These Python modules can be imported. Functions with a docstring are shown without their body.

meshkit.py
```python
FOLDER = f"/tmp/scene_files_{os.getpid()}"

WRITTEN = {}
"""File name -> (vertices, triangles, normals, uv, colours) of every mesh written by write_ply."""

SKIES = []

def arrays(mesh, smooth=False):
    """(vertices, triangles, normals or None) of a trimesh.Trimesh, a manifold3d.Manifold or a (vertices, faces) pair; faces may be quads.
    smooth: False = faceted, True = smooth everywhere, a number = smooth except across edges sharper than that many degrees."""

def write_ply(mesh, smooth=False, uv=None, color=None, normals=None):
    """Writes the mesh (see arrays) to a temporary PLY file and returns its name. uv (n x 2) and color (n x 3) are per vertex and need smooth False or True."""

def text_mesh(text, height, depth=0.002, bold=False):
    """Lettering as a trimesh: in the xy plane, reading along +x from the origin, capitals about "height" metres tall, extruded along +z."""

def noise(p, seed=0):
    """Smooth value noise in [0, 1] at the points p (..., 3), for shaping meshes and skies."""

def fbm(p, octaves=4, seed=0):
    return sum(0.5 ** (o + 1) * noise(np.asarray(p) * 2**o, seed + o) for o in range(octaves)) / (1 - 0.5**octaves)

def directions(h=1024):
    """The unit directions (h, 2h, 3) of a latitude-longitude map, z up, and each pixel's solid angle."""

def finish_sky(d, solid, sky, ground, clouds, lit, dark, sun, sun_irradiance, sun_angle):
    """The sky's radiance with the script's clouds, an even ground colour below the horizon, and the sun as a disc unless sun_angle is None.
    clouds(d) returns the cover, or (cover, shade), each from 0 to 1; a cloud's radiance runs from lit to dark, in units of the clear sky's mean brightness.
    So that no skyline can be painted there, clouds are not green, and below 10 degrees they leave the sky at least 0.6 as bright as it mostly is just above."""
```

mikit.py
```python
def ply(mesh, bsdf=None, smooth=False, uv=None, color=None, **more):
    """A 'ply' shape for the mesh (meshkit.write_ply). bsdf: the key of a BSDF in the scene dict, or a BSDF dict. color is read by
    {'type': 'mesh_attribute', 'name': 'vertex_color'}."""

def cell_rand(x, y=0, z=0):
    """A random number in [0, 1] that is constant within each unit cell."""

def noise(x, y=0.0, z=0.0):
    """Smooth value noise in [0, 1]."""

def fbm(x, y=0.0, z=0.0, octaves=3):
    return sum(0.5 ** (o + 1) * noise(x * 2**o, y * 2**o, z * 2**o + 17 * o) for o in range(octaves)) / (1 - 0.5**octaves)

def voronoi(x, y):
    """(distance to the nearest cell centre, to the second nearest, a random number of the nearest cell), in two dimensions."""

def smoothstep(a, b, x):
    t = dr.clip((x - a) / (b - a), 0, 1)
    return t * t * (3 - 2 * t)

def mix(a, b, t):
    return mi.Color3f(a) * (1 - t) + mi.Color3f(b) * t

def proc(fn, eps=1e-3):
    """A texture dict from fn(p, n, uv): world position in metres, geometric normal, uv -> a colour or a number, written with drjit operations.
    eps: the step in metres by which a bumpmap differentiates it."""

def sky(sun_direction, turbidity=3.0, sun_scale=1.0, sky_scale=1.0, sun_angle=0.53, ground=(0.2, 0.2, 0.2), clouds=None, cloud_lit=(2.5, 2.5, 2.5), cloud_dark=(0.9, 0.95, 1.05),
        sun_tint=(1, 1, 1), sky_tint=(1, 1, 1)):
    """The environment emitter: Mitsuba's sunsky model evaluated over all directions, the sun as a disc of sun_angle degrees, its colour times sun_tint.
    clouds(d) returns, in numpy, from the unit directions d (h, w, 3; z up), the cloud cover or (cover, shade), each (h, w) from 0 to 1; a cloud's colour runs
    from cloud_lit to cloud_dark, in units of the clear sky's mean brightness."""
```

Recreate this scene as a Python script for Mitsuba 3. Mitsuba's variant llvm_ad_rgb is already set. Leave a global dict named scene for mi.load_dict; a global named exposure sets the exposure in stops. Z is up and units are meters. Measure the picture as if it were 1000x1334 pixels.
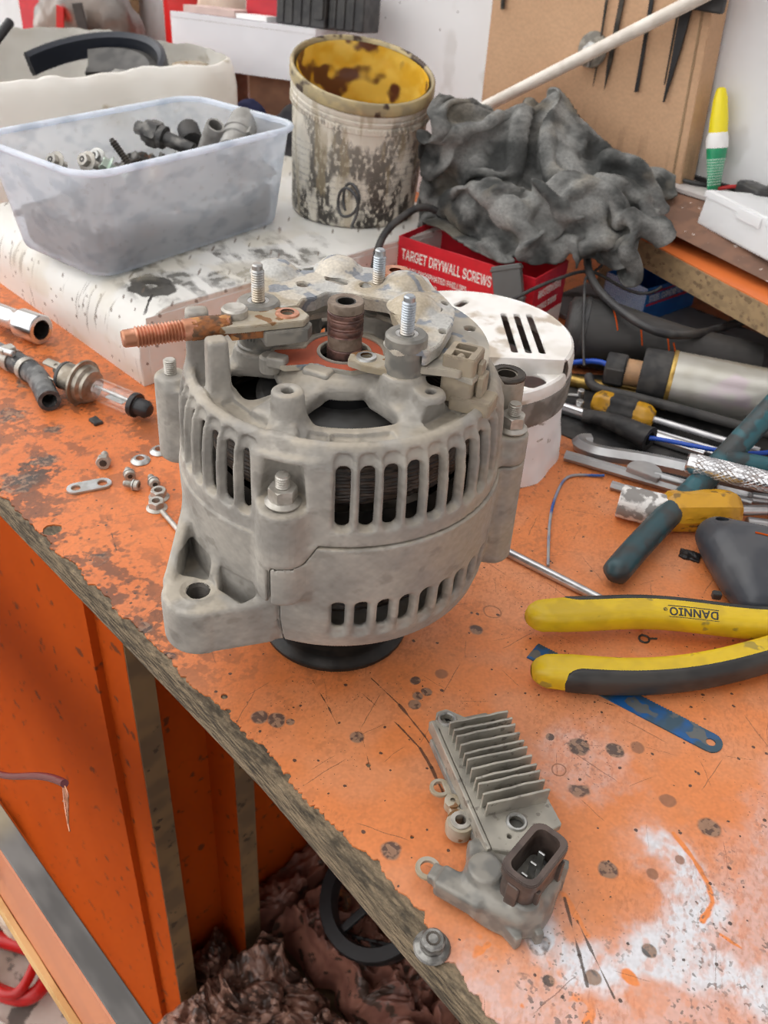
import math, random
import numpy as np, trimesh, drjit as dr, mitsuba as mi, mikit, meshkit
import manifold3d as m3
from shapely import affinity
from shapely.geometry import Polygon, Point, LineString, box as sbox
from shapely.ops import unary_union
from mikit import proc, noise, fbm, voronoi, cell_rand, smoothstep, mix

# ---------------------------------------------------------------- camera, sky, exposure (top of the script; modelling is in millimetres, MM turns it into metres)
MM = 0.001
random.seed(7); RNG = np.random.default_rng(7)
scene, labels = {'type': 'scene'}, {}
T = mi.ScalarTransform4f
_f = 1174.0
def _ray(px, py): return np.array([(px - 500) / _f, (py - 667) / _f, 1.0])
_Z = -_ray(388, 2250); _Z /= np.linalg.norm(_Z)
_X = -_ray(-944, -320); _X -= _X @ _Z * _Z; _X /= np.linalg.norm(_X)
_R = np.array([_X, np.cross(_Z, _X), _Z])
CAM = np.array([248.9, -226.0, 320.0]) * MM
_fw, _up = _R @ np.array([0, 0, 1.0]), _R @ np.array([0, -1.0, 0])
scene['camera'] = {'type': 'thinlens', 'fov': 2 * math.degrees(math.atan(500 / _f)), 'fov_axis': 'x', 'aperture_radius': 0.0009, 'focus_distance': 0.40,
                   'near_clip': 0.01, 'far_clip': 50.0, 'to_world': T().look_at(origin=CAM.tolist(), target=(CAM + _fw).tolist(), up=_up.tolist())}
SUN = np.array([-0.62, -0.38, 0.69]); SUN /= np.linalg.norm(SUN)
def overcast(d):
    n = meshkit.fbm(d * 3.0 + 4.0, 4, 3)      # closed cloud, brighter round the hidden sun
    return np.full(d.shape[:2], 0.98), np.clip(0.62 - 0.62 * (d @ SUN) + 0.35 * (n - 0.5), 0, 1)
scene['sky'] = mikit.sky(SUN, turbidity=4, sun_scale=0.0, sky_scale=1.0, sun_angle=25, ground=(0.35, 0.34, 0.32), clouds=overcast, cloud_lit=(5.6, 5.45, 5.3), cloud_dark=(.55, .58, .63))
exposure = 2.05

# ---------------------------------------------------------------- helpers
def vec(*a): return np.array(a, float)
def tag(key, label=None, cat=None, group=None, kind=None):
    d = labels.setdefault(key, {})
    for k, v in (('label', label), ('category', cat), ('group', group), ('kind', kind)):
        if v: d[k] = v
    return key
def add(key, mesh, mat, smooth=35, label=None, cat=None, group=None, kind=None):
    if hasattr(mesh, 'to_mesh'):
        q = mesh.to_mesh(); mesh = trimesh.Trimesh(q.vert_properties[:, :3], q.tri_verts, process=False)
    elif isinstance(mesh, (list, tuple)) and len(mesh) and hasattr(mesh[0], 'vertices'):
        mesh = trimesh.util.concatenate(list(mesh))
    assert key not in scene, key
    mesh = mesh.copy(); mesh.apply_scale(MM)
    scene[key] = mikit.ply(mesh, 'mat_' + mat, smooth)
    if label or cat or group or kind: tag(key, label, cat, group, kind)
    return key
_count = {}
def num(base):
    n = _count.get(base, 0); _count[base] = n + 1
    return base if n == 0 else f'{base}_{n:03d}'
def part(thing, name, mesh, mat, smooth=35, label=None, kind=None):
    return add(num(thing + "__" + name), mesh, mat, smooth, label, kind=kind)

def tm(man):
    q = man.to_mesh(); return trimesh.Trimesh(q.vert_properties[:, :3], q.tri_verts, process=False)
def man(mesh): return m3.Manifold(m3.Mesh(np.asarray(mesh.vertices, np.float32), np.asarray(mesh.faces, np.uint32)))
def join(m):
    if hasattr(m, 'to_mesh'): return tm(m)
    return trimesh.util.concatenate(m) if isinstance(m, (list, tuple)) else m
def move(mesh, loc=(0, 0, 0), rz=0, ry=0, rx=0):
    M = trimesh.transformations.euler_matrix(math.radians(rx), math.radians(ry), math.radians(rz), 'sxyz'); M[:3, 3] = loc
    mesh = join(mesh).copy(); mesh.apply_transform(M); return mesh
def frame(mesh, o, x, z):
    """local x,y,z -> world with origin o, x axis along x, z axis near z"""
    x = np.asarray(x, float); x = x / np.linalg.norm(x); z = np.asarray(z, float); z = z - z @ x * x; z /= np.linalg.norm(z)
    M = np.eye(4); M[:3, 0], M[:3, 1], M[:3, 2], M[:3, 3] = x, np.cross(z, x), z, o
    mesh = join(mesh).copy(); mesh.apply_transform(M); return mesh
def bx(x0, x1, y0, y1, z0, z1, r=0.0):
    """box with rounded edges"""
    if r <= 0: return move(trimesh.creation.box((x1 - x0, y1 - y0, z1 - z0)), ((x0 + x1) / 2, (y0 + y1) / 2, (z0 + z1) / 2))
    s = m3.Manifold.sphere(r, 12)
    return tm(m3.Manifold.batch_hull([s.translate((x, y, z)) for x in (x0 + r, x1 - r) for y in (y0 + r, y1 - r) for z in (z0 + r, z1 - r)]))
def lathe(prof, n=48, ang=None):
    prof = np.asarray(prof, float); m = trimesh.creation.revolve(prof, sections=n); 
    m.fix_normals() if m.is_watertight else None
    return m
def between(mesh, a, b):
    """a mesh built along +z from the origin, carried so that z runs from a to b"""
    a, b = np.asarray(a, float), np.asarray(b, float); d = (b - a) / np.linalg.norm(b - a)
    h = np.array([0, 0, 1.0]) if abs(d[2]) < 0.9 else np.array([1.0, 0, 0])
    x = np.cross(h, d); x /= np.linalg.norm(x)
    M = np.eye(4); M[:3, 0], M[:3, 1], M[:3, 2], M[:3, 3] = x, np.cross(d, x), d, a
    mesh = join(mesh).copy(); mesh.apply_transform(M); return mesh
def rod(a, b, r, r2=None, n=20, c=0.6):
    L = np.linalg.norm(np.subtract(b, a)); r2 = r if r2 is None else r2; c = min(c, r * .6, r2 * .6, L * .3)
    return between(lathe([(0, 0), (r - c, 0), (r, c), (r2, L - c), (r2 - c, L), (0, L)], n), a, b)
def spline(pts, n=40):
    from scipy.interpolate import CubicSpline
    p = np.asarray(pts, float); t = np.r_[0, np.cumsum(np.linalg.norm(np.diff(p, axis=0), axis=1))]
    return CubicSpline(t, p)(np.linspace(0, t[-1], n))
def sweep(path, sect, up=(0, 0, 1), scale=None, cap=True):
    """sect: (k,2) closed cross-section (side, up); scale: per-point (n,2) or None"""
    P = np.asarray(path, float); S = np.asarray(sect, float); n, k = len(P), len(S)
    Tn = np.gradient(P, axis=0); Tn /= np.linalg.norm(Tn, axis=1, keepdims=True)
    u = np.asarray(up, float); V = []
    for i in range(n):
        u = u - u @ Tn[i] * Tn[i]; u = u / np.linalg.norm(u); s = np.cross(Tn[i], u)
        sc = (1, 1) if scale is None else scale[i]
        V.append(P[i] + S[:, :1] * sc[0] * s + S[:, 1:] * sc[1] * u)
    V = np.concatenate(V); F = []
    j = np.arange(k); j2 = (j + 1) % k
    for i in range(n - 1):
        a, b = i * k, (i + 1) * k
        F += [np.stack([a + j, a + j2, b + j2], 1), np.stack([a + j, b + j2, b + j], 1)]
    if cap:
        V = np.vstack([V, P[:1] , P[-1:]]); c0, c1 = n * k, n * k + 1
        F += [np.stack([j * 0 + c0, j2, j], 1), np.stack([j * 0 + c1, (n - 1) * k + j, (n - 1) * k + j2], 1)]
    m = trimesh.Trimesh(V, np.vstack(F), process=False)
    if m.volume < 0: m.invert()
    return m
def circle(r, k=12): a = np.arange(k) * 2 * np.pi / k; return np.stack([np.cos(a) * r, np.sin(a) * r], 1)
def tube(pts, r, n=40, k=10): return sweep(spline(pts, n) if n else np.asarray(pts, float), circle(r, k))
def ext(poly, z0, z1, b=0.0):
    """extruded shapely polygon with a chamfer b on both ends"""
    gs = []
    for g in getattr(poly, 'geoms', [poly]):
        if b <= 0: m = move(trimesh.creation.extrude_polygon(g, z1 - z0, engine='earcut'), (0, 0, z0)); gs.append(m); continue
        rings = lambda q: [np.asarray(q.exterior.coords)[:-1]] + [np.asarray(i.coords)[:-1] for i in q.interiors]
        def cs(q): return m3.CrossSection([r_.astype(np.float64) for r_ in rings(q)], m3.FillRule.EvenOdd)
        full = cs(g); steps = 3; ms = [full.extrude(z1 - z0 - 2 * b).translate((0, 0, z0 + b))]
        for s in range(steps):
            t0 = s / steps; o = b * (1 - math.cos(t0 * math.pi / 2 + .25)); e = b * (1 - math.sin(t0 * math.pi / 2 )) 
            ms.append(full.offset(-o, m3.JoinType.Round, 2.0, 24).extrude(z1 - z0 - 2 * e).translate((0, 0, z0 + e)))
        gs.append(tm(m3.Manifold.batch_boolean(ms, m3.OpType.Add)))
    return trimesh.util.concatenate(gs)
def rrect(w, h, r, cx=0, cy=0): return sbox(cx - w / 2 + r, cy - h / 2 + r, cx + w / 2 - r, cy + h / 2 - r).buffer(r, quad_segs=6)
def hexa(af, z0, z1, b=0.6):
    """hexagon of width af over the flats with chamfered corners"""
    h = m3.CrossSection([np.stack([np.cos(np.arange(6) * np.pi / 3), np.sin(np.arange(6) * np.pi / 3)], 1) * af / math.sqrt(3)]).extrude(z1 - z0).translate((0, 0, z0))
    R = af / math.sqrt(3); c = man(lathe([(0, z0), (R - b, z0), (R + .05, z0 + b), (R + .05, z1 - b), (R - b, z1), (0, z1)], 40))
    return h ^ c
def thread(r, z0, z1, pitch=1.25, depth=0.55, n=20):
    p = [(0, z0), (r - depth, z0)]; z = z0
    while z + pitch <= z1: p += [(r, z + pitch * .35), (r, z + pitch * .5), (r - depth, z + pitch * .95)]; z += pitch
    p += [(r - depth, z1), (0, z1)]
    return lathe(p, n)
def nrm(p, s, seed=0, o=3): return meshkit.fbm(np.asarray(p) / s, o, seed) - 0.5
def rough(mesh, amp, s, seed=0, size=None):
    mesh = join(mesh)
    if size: mesh = trimesh.Trimesh(*trimesh.remesh.subdivide_to_size(mesh.vertices, mesh.faces, size)); mesh.merge_vertices()
    n = mesh.vertex_normals; mesh = mesh.copy(); mesh.vertices = mesh.vertices + n * (nrm(mesh.vertices, s, seed) * 2 * amp)[:, None]; return mesh

def surface_nets(val, o, h):
    """smooth surface of val=0 on a grid (origin o, step h); inside is negative"""
    s = val < 0; nx, ny, nz = val.shape
    c = sum(s[i:nx - 1 + i, j:ny - 1 + j, k:nz - 1 + k].astype(np.int8) for i in (0, 1) for j in (0, 1) for k in (0, 1))
    cells = np.argwhere((c > 0) & (c < 8)); idx = np.full((nx - 1, ny - 1, nz - 1), -1, np.int32); idx[tuple(cells.T)] = np.arange(len(cells))
    acc = np.zeros((len(cells), 3)); cnt = np.zeros(len(cells))
    cor = [np.array(q) for q in np.ndindex(2, 2, 2)]
    for a in cor:
        for ax in range(3):
            if a[ax]: continue
            b = a.copy(); b[ax] = 1
            va = val[tuple((cells + a).T)]; vb = val[tuple((cells + b).T)]; x = (va < 0) != (vb < 0)
            t = np.where(x, va / np.where(x, va - vb, 1), 0); p = a + 0.0; q = np.repeat(p[None], len(cells), 0); q[:, ax] += t
            acc += q * x[:, None]; cnt += x
    V = (cells + acc / cnt[:, None]) * h + o; F = []
    for ax in range(3):
        sl = [slice(1, n - 1) for n in val.shape]; sl[ax] = slice(0, val.shape[ax] - 1); s0 = s[tuple(sl)]
        sl2 = list(sl); sl2[ax] = slice(1, val.shape[ax]); s1 = s[tuple(sl2)]
        e = np.argwhere(s0 != s1); g = e + 1; g[:, ax] -= 1; b1, b2 = (ax + 1) % 3, (ax + 2) % 3
        def cell(d1, d2): q = g.copy(); q[:, b1] += d1; q[:, b2] += d2; return idx[tuple(q.T)]
        q = np.stack([cell(-1, -1), cell(0, -1), cell(0, 0), cell(-1, 0)], 1); fl = s0[tuple(e.T)]
        q = np.where(fl[:, None], q, q[:, ::-1]); F += [q[:, [0, 1, 2]], q[:, [0, 2, 3]]]
    return trimesh.Trimesh(V, np.vstack(F), process=False)
def smin(a, b, k):
    if k <= 0: return np.minimum(a, b)
    h = np.maximum(k - np.abs(a - b), 0) / k; return np.minimum(a, b) - h * h * k * .25
def smax(a, b, k): return -smin(-a, -b, k)
class Grid:
    """a sampled solid: put() joins, cut() removes, each only inside the box of the piece (mm)"""
    def __init__(s, lo, hi, h):
        s.h, s.o = h, np.array(lo, float); n = np.ceil((np.array(hi) - lo) / h).astype(int) + 1
        s.ax = [np.float32(s.o[i]) + np.float32(h) * np.arange(n[i], dtype=np.float32) for i in range(3)]
        s.v = np.full(n, 9.0, np.float32)
    def win(s, lo, hi, pad):
        sl = tuple(slice(max(0, int((lo[i] - pad - s.o[i]) / s.h)), min(s.v.shape[i], int((hi[i] + pad - s.o[i]) / s.h) + 2)) for i in range(3))
        return sl, np.meshgrid(*[s.ax[i][sl[i]] for i in range(3)], indexing='ij', sparse=True)
    def put(s, fn, lo, hi, k=2.0):
        sl, (x, y, z) = s.win(lo, hi, 6); s.v[sl] = smin(s.v[sl], np.float32(fn(x, y, z)), k) if k else np.minimum(s.v[sl], fn(x, y, z))
    def cut(s, fn, lo, hi, k=1.0):
        sl, (x, y, z) = s.win(lo, hi, 3); s.v[sl] = smax(s.v[sl], -np.float32(fn(x, y, z)), k) if k else np.maximum(s.v[sl], -fn(x, y, z))
    def cyl(s, c, r, z0, z1, k=2.0, cut=False, r1=None, kc=None):
        r1 = r if r1 is None else r1
        f = lambda x, y, z: smax(np.hypot(x - c[0], y - c[1]) - (r + (r1 - r) * np.clip((z - z0) / (z1 - z0), 0, 1)), np.maximum(z - z1, z0 - z), kc or 1.2)
        R = max(r, r1); (s.cut if cut else s.put)(f, (c[0] - R, c[1] - R, z0), (c[0] + R, c[1] + R, z1), k)
    def box(s, c, rz, hx, hy, z0, z1, rr=1.0, k=2.0, cut=False, tx=0.0):
        """box about c turned by rz degrees; tx: how much hx shrinks to the top"""
        co, si = math.cos(math.radians(rz)), math.sin(math.radians(rz))
        def f(x, y, z):
            u, w = (x - c[0]) * co + (y - c[1]) * si, -(x - c[0]) * si + (y - c[1]) * co
            t = np.clip((z - z0) / (z1 - z0), 0, 1)
            a, b, d = np.abs(u) - (hx - tx * t) + rr, np.abs(w) - hy + rr, np.abs(z - (z0 + z1) / 2) - (z1 - z0) / 2 + rr
            return np.sqrt(np.maximum(a, 0) ** 2 + np.maximum(b, 0) ** 2 + np.maximum(d, 0) ** 2) + np.minimum(np.maximum(np.maximum(a, b), d), 0) - rr
        R = math.hypot(hx, hy); (s.cut if cut else s.put)(f, (c[0] - R, c[1] - R, z0), (c[0] + R, c[1] + R, z1), k)
    def poly(s, pg, z0, z1, rr=1.0, k=2.0, cut=False):
        """a prism over a shapely polygon"""
        import shapely
        b = pg.bounds; sl, (x, y, z) = s.win((b[0], b[1], z0), (b[2], b[3], z1), 6)
        X, Y = np.meshgrid(x.ravel(), y.ravel(), indexing='ij'); q = shapely.points(X.ravel(), Y.ravel())
        d = np.where(shapely.contains_xy(pg, X.ravel(), Y.ravel()), -1, 1) * shapely.distance(pg.boundary, q); d = d.reshape(X.shape)[:, :, None].astype(np.float32)
        v = smax(d, np.maximum(z - z1, z0 - z), 2 * rr) if rr else np.maximum(d, np.maximum(z - z1, z0 - z))
        s.v[sl] = smax(s.v[sl], -v, k) if cut else smin(s.v[sl], v, k)
    def mesh(s, extra=None):
        v = s.v if extra is None else np.maximum(s.v, extra); v = v.copy()
        for a in range(3):
            i = [slice(None)] * 3
            for e in (0, -1): i[a] = e; v[tuple(i)] = 9
        return surface_nets(v, s.o, s.h)

# ---------------------------------------------------------------- materials
def rgb(*c): return {'type': 'rgb', 'value': [float(x) for x in (c if len(c) == 3 else c * 3)]}
def principled(key, color, rough=.5, metal=0.0, spec=.5, bump=None, **kw):
    b = {'type': 'principled', 'base_color': color if isinstance(color, dict) else rgb(*color), 'roughness': rough if isinstance(rough, (float, dict)) else float(rough), 'metallic': metal, 'specular': spec, **kw}
    if kw.get('spec_trans') is None: b = {'type': 'twosided', 'bsdf': b}
    if bump: b = {'type': 'bumpmap', 'arbitrary': bump[0], 'scale': bump[1], 'bsdf': b} if False else {'type': 'bumpmap', 'texture': bump[0], 'scale': bump[1], 'bsdf': b}
    scene['mat_' + key] = b
def mottle(a, b, s, lo=.35, hi=.65, seed=0.0, s2=None, c=None, t=.7):
    """two colours mixed by noise of size s (mm), a third in small spots"""
    def fn(p, n, uv):
        q = p * (1000.0 / s); col = mix(a, b, smoothstep(lo, hi, fbm(q.x + seed, q.y, q.z, 3)))
        if c is not None: r = p * (1000.0 / s2); col = mix(col, c, smoothstep(t, t + .08, fbm(r.x + 31 + seed, r.y, r.z, 3)))
        return col
    return proc(fn)
def grit(s): 
    def fn(p, n, uv): q = p * (1000.0 / s); return noise(q.x, q.y, q.z)
    return proc(fn, 2e-4)
def cast_fn(p, n, uv):
    q = p * 1000.0
    big = fbm(q.x / 16, q.y / 16, q.z / 16, 3); fine = fbm(q.x / 2.2, q.y / 2.2, q.z / 2.2, 2)
    col = mix((.27, .258, .236), (.375, .355, .318), smoothstep(.3, .7, big))
    dust = smoothstep(.2, .95, n.z) * smoothstep(.30, .65, fbm(q.x / 9 + 7, q.y / 9, q.z / 9, 2))
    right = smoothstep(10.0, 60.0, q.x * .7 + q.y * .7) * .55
    col = mix(col, (.40, .345, .26), dust * .55)
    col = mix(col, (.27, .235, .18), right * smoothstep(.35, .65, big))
    col = mix(col, (.19, .175, .155), smoothstep(.58, .74, fbm(q.x / 8 + 3, q.y / 8, q.z / 8, 4)) * .5)
    return col * (0.86 + 0.28 * fine)
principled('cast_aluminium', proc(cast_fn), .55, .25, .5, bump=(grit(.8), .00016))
principled('sand_aluminium', mottle((.42, .38, .31), (.30, .285, .25), 10, c=(.2, .22, .25), s2=7, t=.62), .5, .3)
principled('zinc', mottle((.55, .56, .56), (.42, .42, .40), 5), .32, .85)
principled('worn_zinc', mottle((.13, .127, .12), (.27, .265, .25), 2.5), .4, .6)
principled('bakelite', mottle((.13, .095, .07), (.20, .155, .12), 4), .5)
principled('dull_zinc', mottle((.36, .34, .30), (.48, .46, .42), 4), .42, .6)
principled('chrome', (.72, .73, .75), .16, 1.0)
principled('brushed_steel', mottle((.45, .45, .46), (.58, .58, .59), 8), .3, .9)
principled('dark_steel', mottle((.03, .028, .026), (.07, .06, .05), 9), .42, .5)
principled('black_metal', (.02, .02, .022), .35, .3)
principled('black_plastic', mottle((.022, .022, .024), (.04, .039, .038), 12), .42)
principled('pulley_black', mottle((.006, .0055, .005), (.016, .0125, .010), 8), .32, 0, .3)
principled('hose_grey', mottle((.035, .037, .04), (.13, .132, .13), 8, c=(.2, .2, .19), s2=5, t=.66), .5)
principled('black_rubber', mottle((.016, .016, .017), (.04, .038, .036), 9), .62)
principled('copper', mottle((.62, .30, .20), (.42, .19, .11), 4), .38, .7)
principled('rust', mottle((.28, .10, .03), (.10, .055, .03), 3, c=(.42, .20, .07), s2=4, t=.6), .75)
principled('slip_copper', mottle((.10, .06, .055), (.20, .11, .09), 3), .35, .5)
principled('brass', mottle((.50, .34, .10), (.35, .22, .06), 6), .3, .8)
principled('red_gasket', mottle((.45, .10, .045), (.36, .085, .045), 8), .7)
def winding_fn(p, n, uv):
    q = p * 1000.0
    return mix((.018, .014, .012), (.075, .05, .035), smoothstep(.3, .75, fbm(q.x / 5, q.y / 5, q.z / 1.2, 2)))
principled('winding', proc(winding_fn), .45)
principled('tan_plastic', mottle((.30, .25, .18), (.24, .20, .15), 6), .6)
principled('grey_plastic', mottle((.15, .147, .135), (.235, .222, .195), 6), .4, .15)
principled('brown_plastic', mottle((.055, .038, .032), (.085, .06, .05), 6), .4)
principled('fin_aluminium', mottle((.36, .34, .29), (.27, .255, .22), 9, c=(.20, .185, .16), s2=3, t=.62), .45, .35)
def up_fn(p, n, uv):
    q = p * 1000.0
    c = mix((.43, .43, .41), (.50, .46, .39), smoothstep(.35, .65, fbm(q.x / 9, q.y / 9, 0, 3)))
    c = mix(c, (.36, .30, .21), smoothstep(.52, .70, fbm(q.x / 13 + 9, q.y / 13, 0, 3)) * .8)
    return mix(c, (.15, .18, .23), smoothstep(.60, .68, fbm(q.x / 7 + 3, q.y / 7, q.z / 7, 3)) * .75) * (.85 + .3 * noise(q.x / .8, q.y / .8, q.z / .8))
principled('upper_plate', proc(up_fn), .5, .3)
principled('bracket_tan', mottle((.34, .285, .20), (.40, .36, .29), 6, c=(.20, .10, .04), s2=5, t=.6), .55, .3)
principled('stud_zinc', mottle((.40, .44, .48), (.44, .38, .30), 12), .3, .85)
principled('fan_steel', mottle((.085, .085, .085), (.06, .058, .055), 12), .5, .2)
principled('yellow_rubber', mottle((.58, .40, .010), (.50, .34, .012), 10, c=(.30, .22, .03), s2=7, t=.68), .42)
principled('grip_black', mottle((.018, .018, .018), (.032, .031, .029), 14), .45)
principled('blade_blue', mottle((.015, .10, .30), (.045, .085, .12), 8, c=(.12, .13, .13), s2=6, t=.58), .4, .3)
principled('bulb_metal', mottle((.36, .33, .28), (.22, .19, .15), 7), .32, .7)
scene['mat_bulb_glass'] = {'type': 'thindielectric'}
principled('scrap_heap', mottle((.05, .047, .043), (.20, .19, .175), 4, c=(.18, .09, .05), s2=6, t=.64), .5, .4)
principled('dark_fitting', mottle((.05, .05, .05), (.17, .165, .155), 8), .4, .5)
principled('fitting_grey', mottle((.34, .335, .32), (.24, .235, .22), 9), .4, .5)
principled('green_zinc', (.50, .60, .52), .25, .8)
def tub_fn(p, n, uv):
    q = p * 1000.0; s = smoothstep(.45, .72, fbm(q.x / 16, q.y / 16, q.z / 12, 3)); f = smoothstep(.66, .74, fbm(q.x / 5, q.y / 5, q.z / 5, 3))
    return mix(mix((.88, .93, 1.0), (.72, .78, .86), s), (.30, .26, .22), f * .12)
scene['mat_tub_plastic'] = {'type': 'principledthin', 'base_color': proc(tub_fn), 'roughness': .28, 'spec_trans': .52, 'diff_trans': .9, 'eta': 1.3}
scene['mat_tub_rim'] = {'type': 'principledthin', 'base_color': proc(tub_fn), 'roughness': .3, 'spec_trans': .15, 'diff_trans': .9, 'eta': 1.4}
def bucket_fn(p, n, uv):
    x, y, z = p.x * 1000, p.y * 1000, p.z * 1000; an = dr.atan2(y - 324, x + 352)
    c = mix((.62, .59, .52), (.50, .46, .38), fbm(an * 6, z / 18, 0, 3)); g = smoothstep(.38, .56, fbm(an * 5 + 3, z / 22, 2, 4)); f = fbm(an * 30, z / 3.5, 1, 3)
    low = smoothstep(150, 60, z); c = mix(c, (.026, .022, .018), g * smoothstep(.24, .50, f) * (.62 + .36 * low) * smoothstep(152, 135, z))
    pr = smoothstep(.35, .55, noise(an * 34, dr.floor(z / 5.2), 3)) * smoothstep(.3, .45, dr.abs(z / 5.2 - dr.floor(z / 5.2) - .5)) * smoothstep(60, 70, z) * smoothstep(124, 118, z)
    c = mix(c, (.17, .16, .15), pr * .45)
    return mix(c, (.30, .24, .14), smoothstep(.55, .7, fbm(an * 9, z / 30, 6, 3)) * .5)
principled('bucket_wall', proc(bucket_fn), .45)
principled('bucket_rim', mottle((.42, .34, .18), (.30, .25, .15), 10, c=(.05, .03, .02), s2=12, t=.58), .35, .3)
principled('grease', mottle((.62, .36, .03), (.70, .47, .08), 16, c=(.10, .035, .02), s2=26, t=.52), .25, 0, .5)
principled('red_card', mottle((.52, .012, .025), (.46, .012, .025), 16), .38)
principled('white_print', (.72, .70, .68), .5)
principled('kraft', mottle((.30, .20, .11), (.25, .165, .09), 20), .8)
principled('blue_card', mottle((.012, .10, .34), (.02, .14, .40), 12), .4)
def grid_fn(p, n, uv):
    q = p * 500.0; g = dr.minimum(dr.abs((q.x + q.y) - dr.floor(q.x + q.y) - .5), dr.abs(q.z - dr.floor(q.z) - .5)); return mix((.10, .22, .5), (.6, .66, .74), smoothstep(.08, .2, g))
principled('white_blue_card', proc(grid_fn), .45)
principled('relay_grey', (.075, .075, .072), .45)
principled('purple_wire', (.10, .02, .16), .45)
def cover_fn(p, n, uv):
    q = p * 1000.0; c = mix((.74, .73, .71), (.62, .60, .56), smoothstep(.4, .7, fbm(q.x / 14, q.y / 14, q.z / 14, 3))); return mix(c, (.34, .27, .19), smoothstep(.56, .68, fbm(q.x / 20 + 5, q.y / 20, q.z / 20, 4)) * .75)
principled('cover_white', proc(cover_fn), .35)
principled('skirt_white', mottle((.78, .78, .79), (.70, .70, .71), 22, c=(.35, .33, .3), s2=6, t=.72), .4)
principled('band_grey', mottle((.26, .255, .24), (.16, .15, .135), 9), .5, .3)
def rag_fn(p, n, uv):
    q = p * 1000.0; c = mix((.045, .047, .046), (.20, .202, .195), smoothstep(.35, .68, fbm(q.x / 24, q.y / 24, q.z / 24, 4))); c = mix(c, (.20, .18, .145), smoothstep(.52, .7, fbm(q.x / 30 + 4, q.y / 30, q.z / 30, 3)) * .6)
    return c * (.7 + .6 * fbm(q.x / 1.6, q.y / 1.6, q.z / 1.6, 2))
principled('rag_cloth', proc(rag_fn), .85, 0, .2, bump=(grit(1.3), .0004))
principled('pump_metal', mottle((.46, .45, .41), (.36, .345, .29), 26, c=(.46, .40, .42), s2=30, t=.62), .33, .75)
principled('tan_connector', mottle((.42, .24, .12), (.36, .21, .11), 6), .5)
principled('amber_handle', mottle((.52, .27, .015), (.42, .21, .012), 7, c=(.2, .11, .02), s2=6, t=.66), .3, 0, .5)
principled('satin_steel', mottle((.40, .41, .42), (.47, .475, .48), 14), .36, .8)
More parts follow.
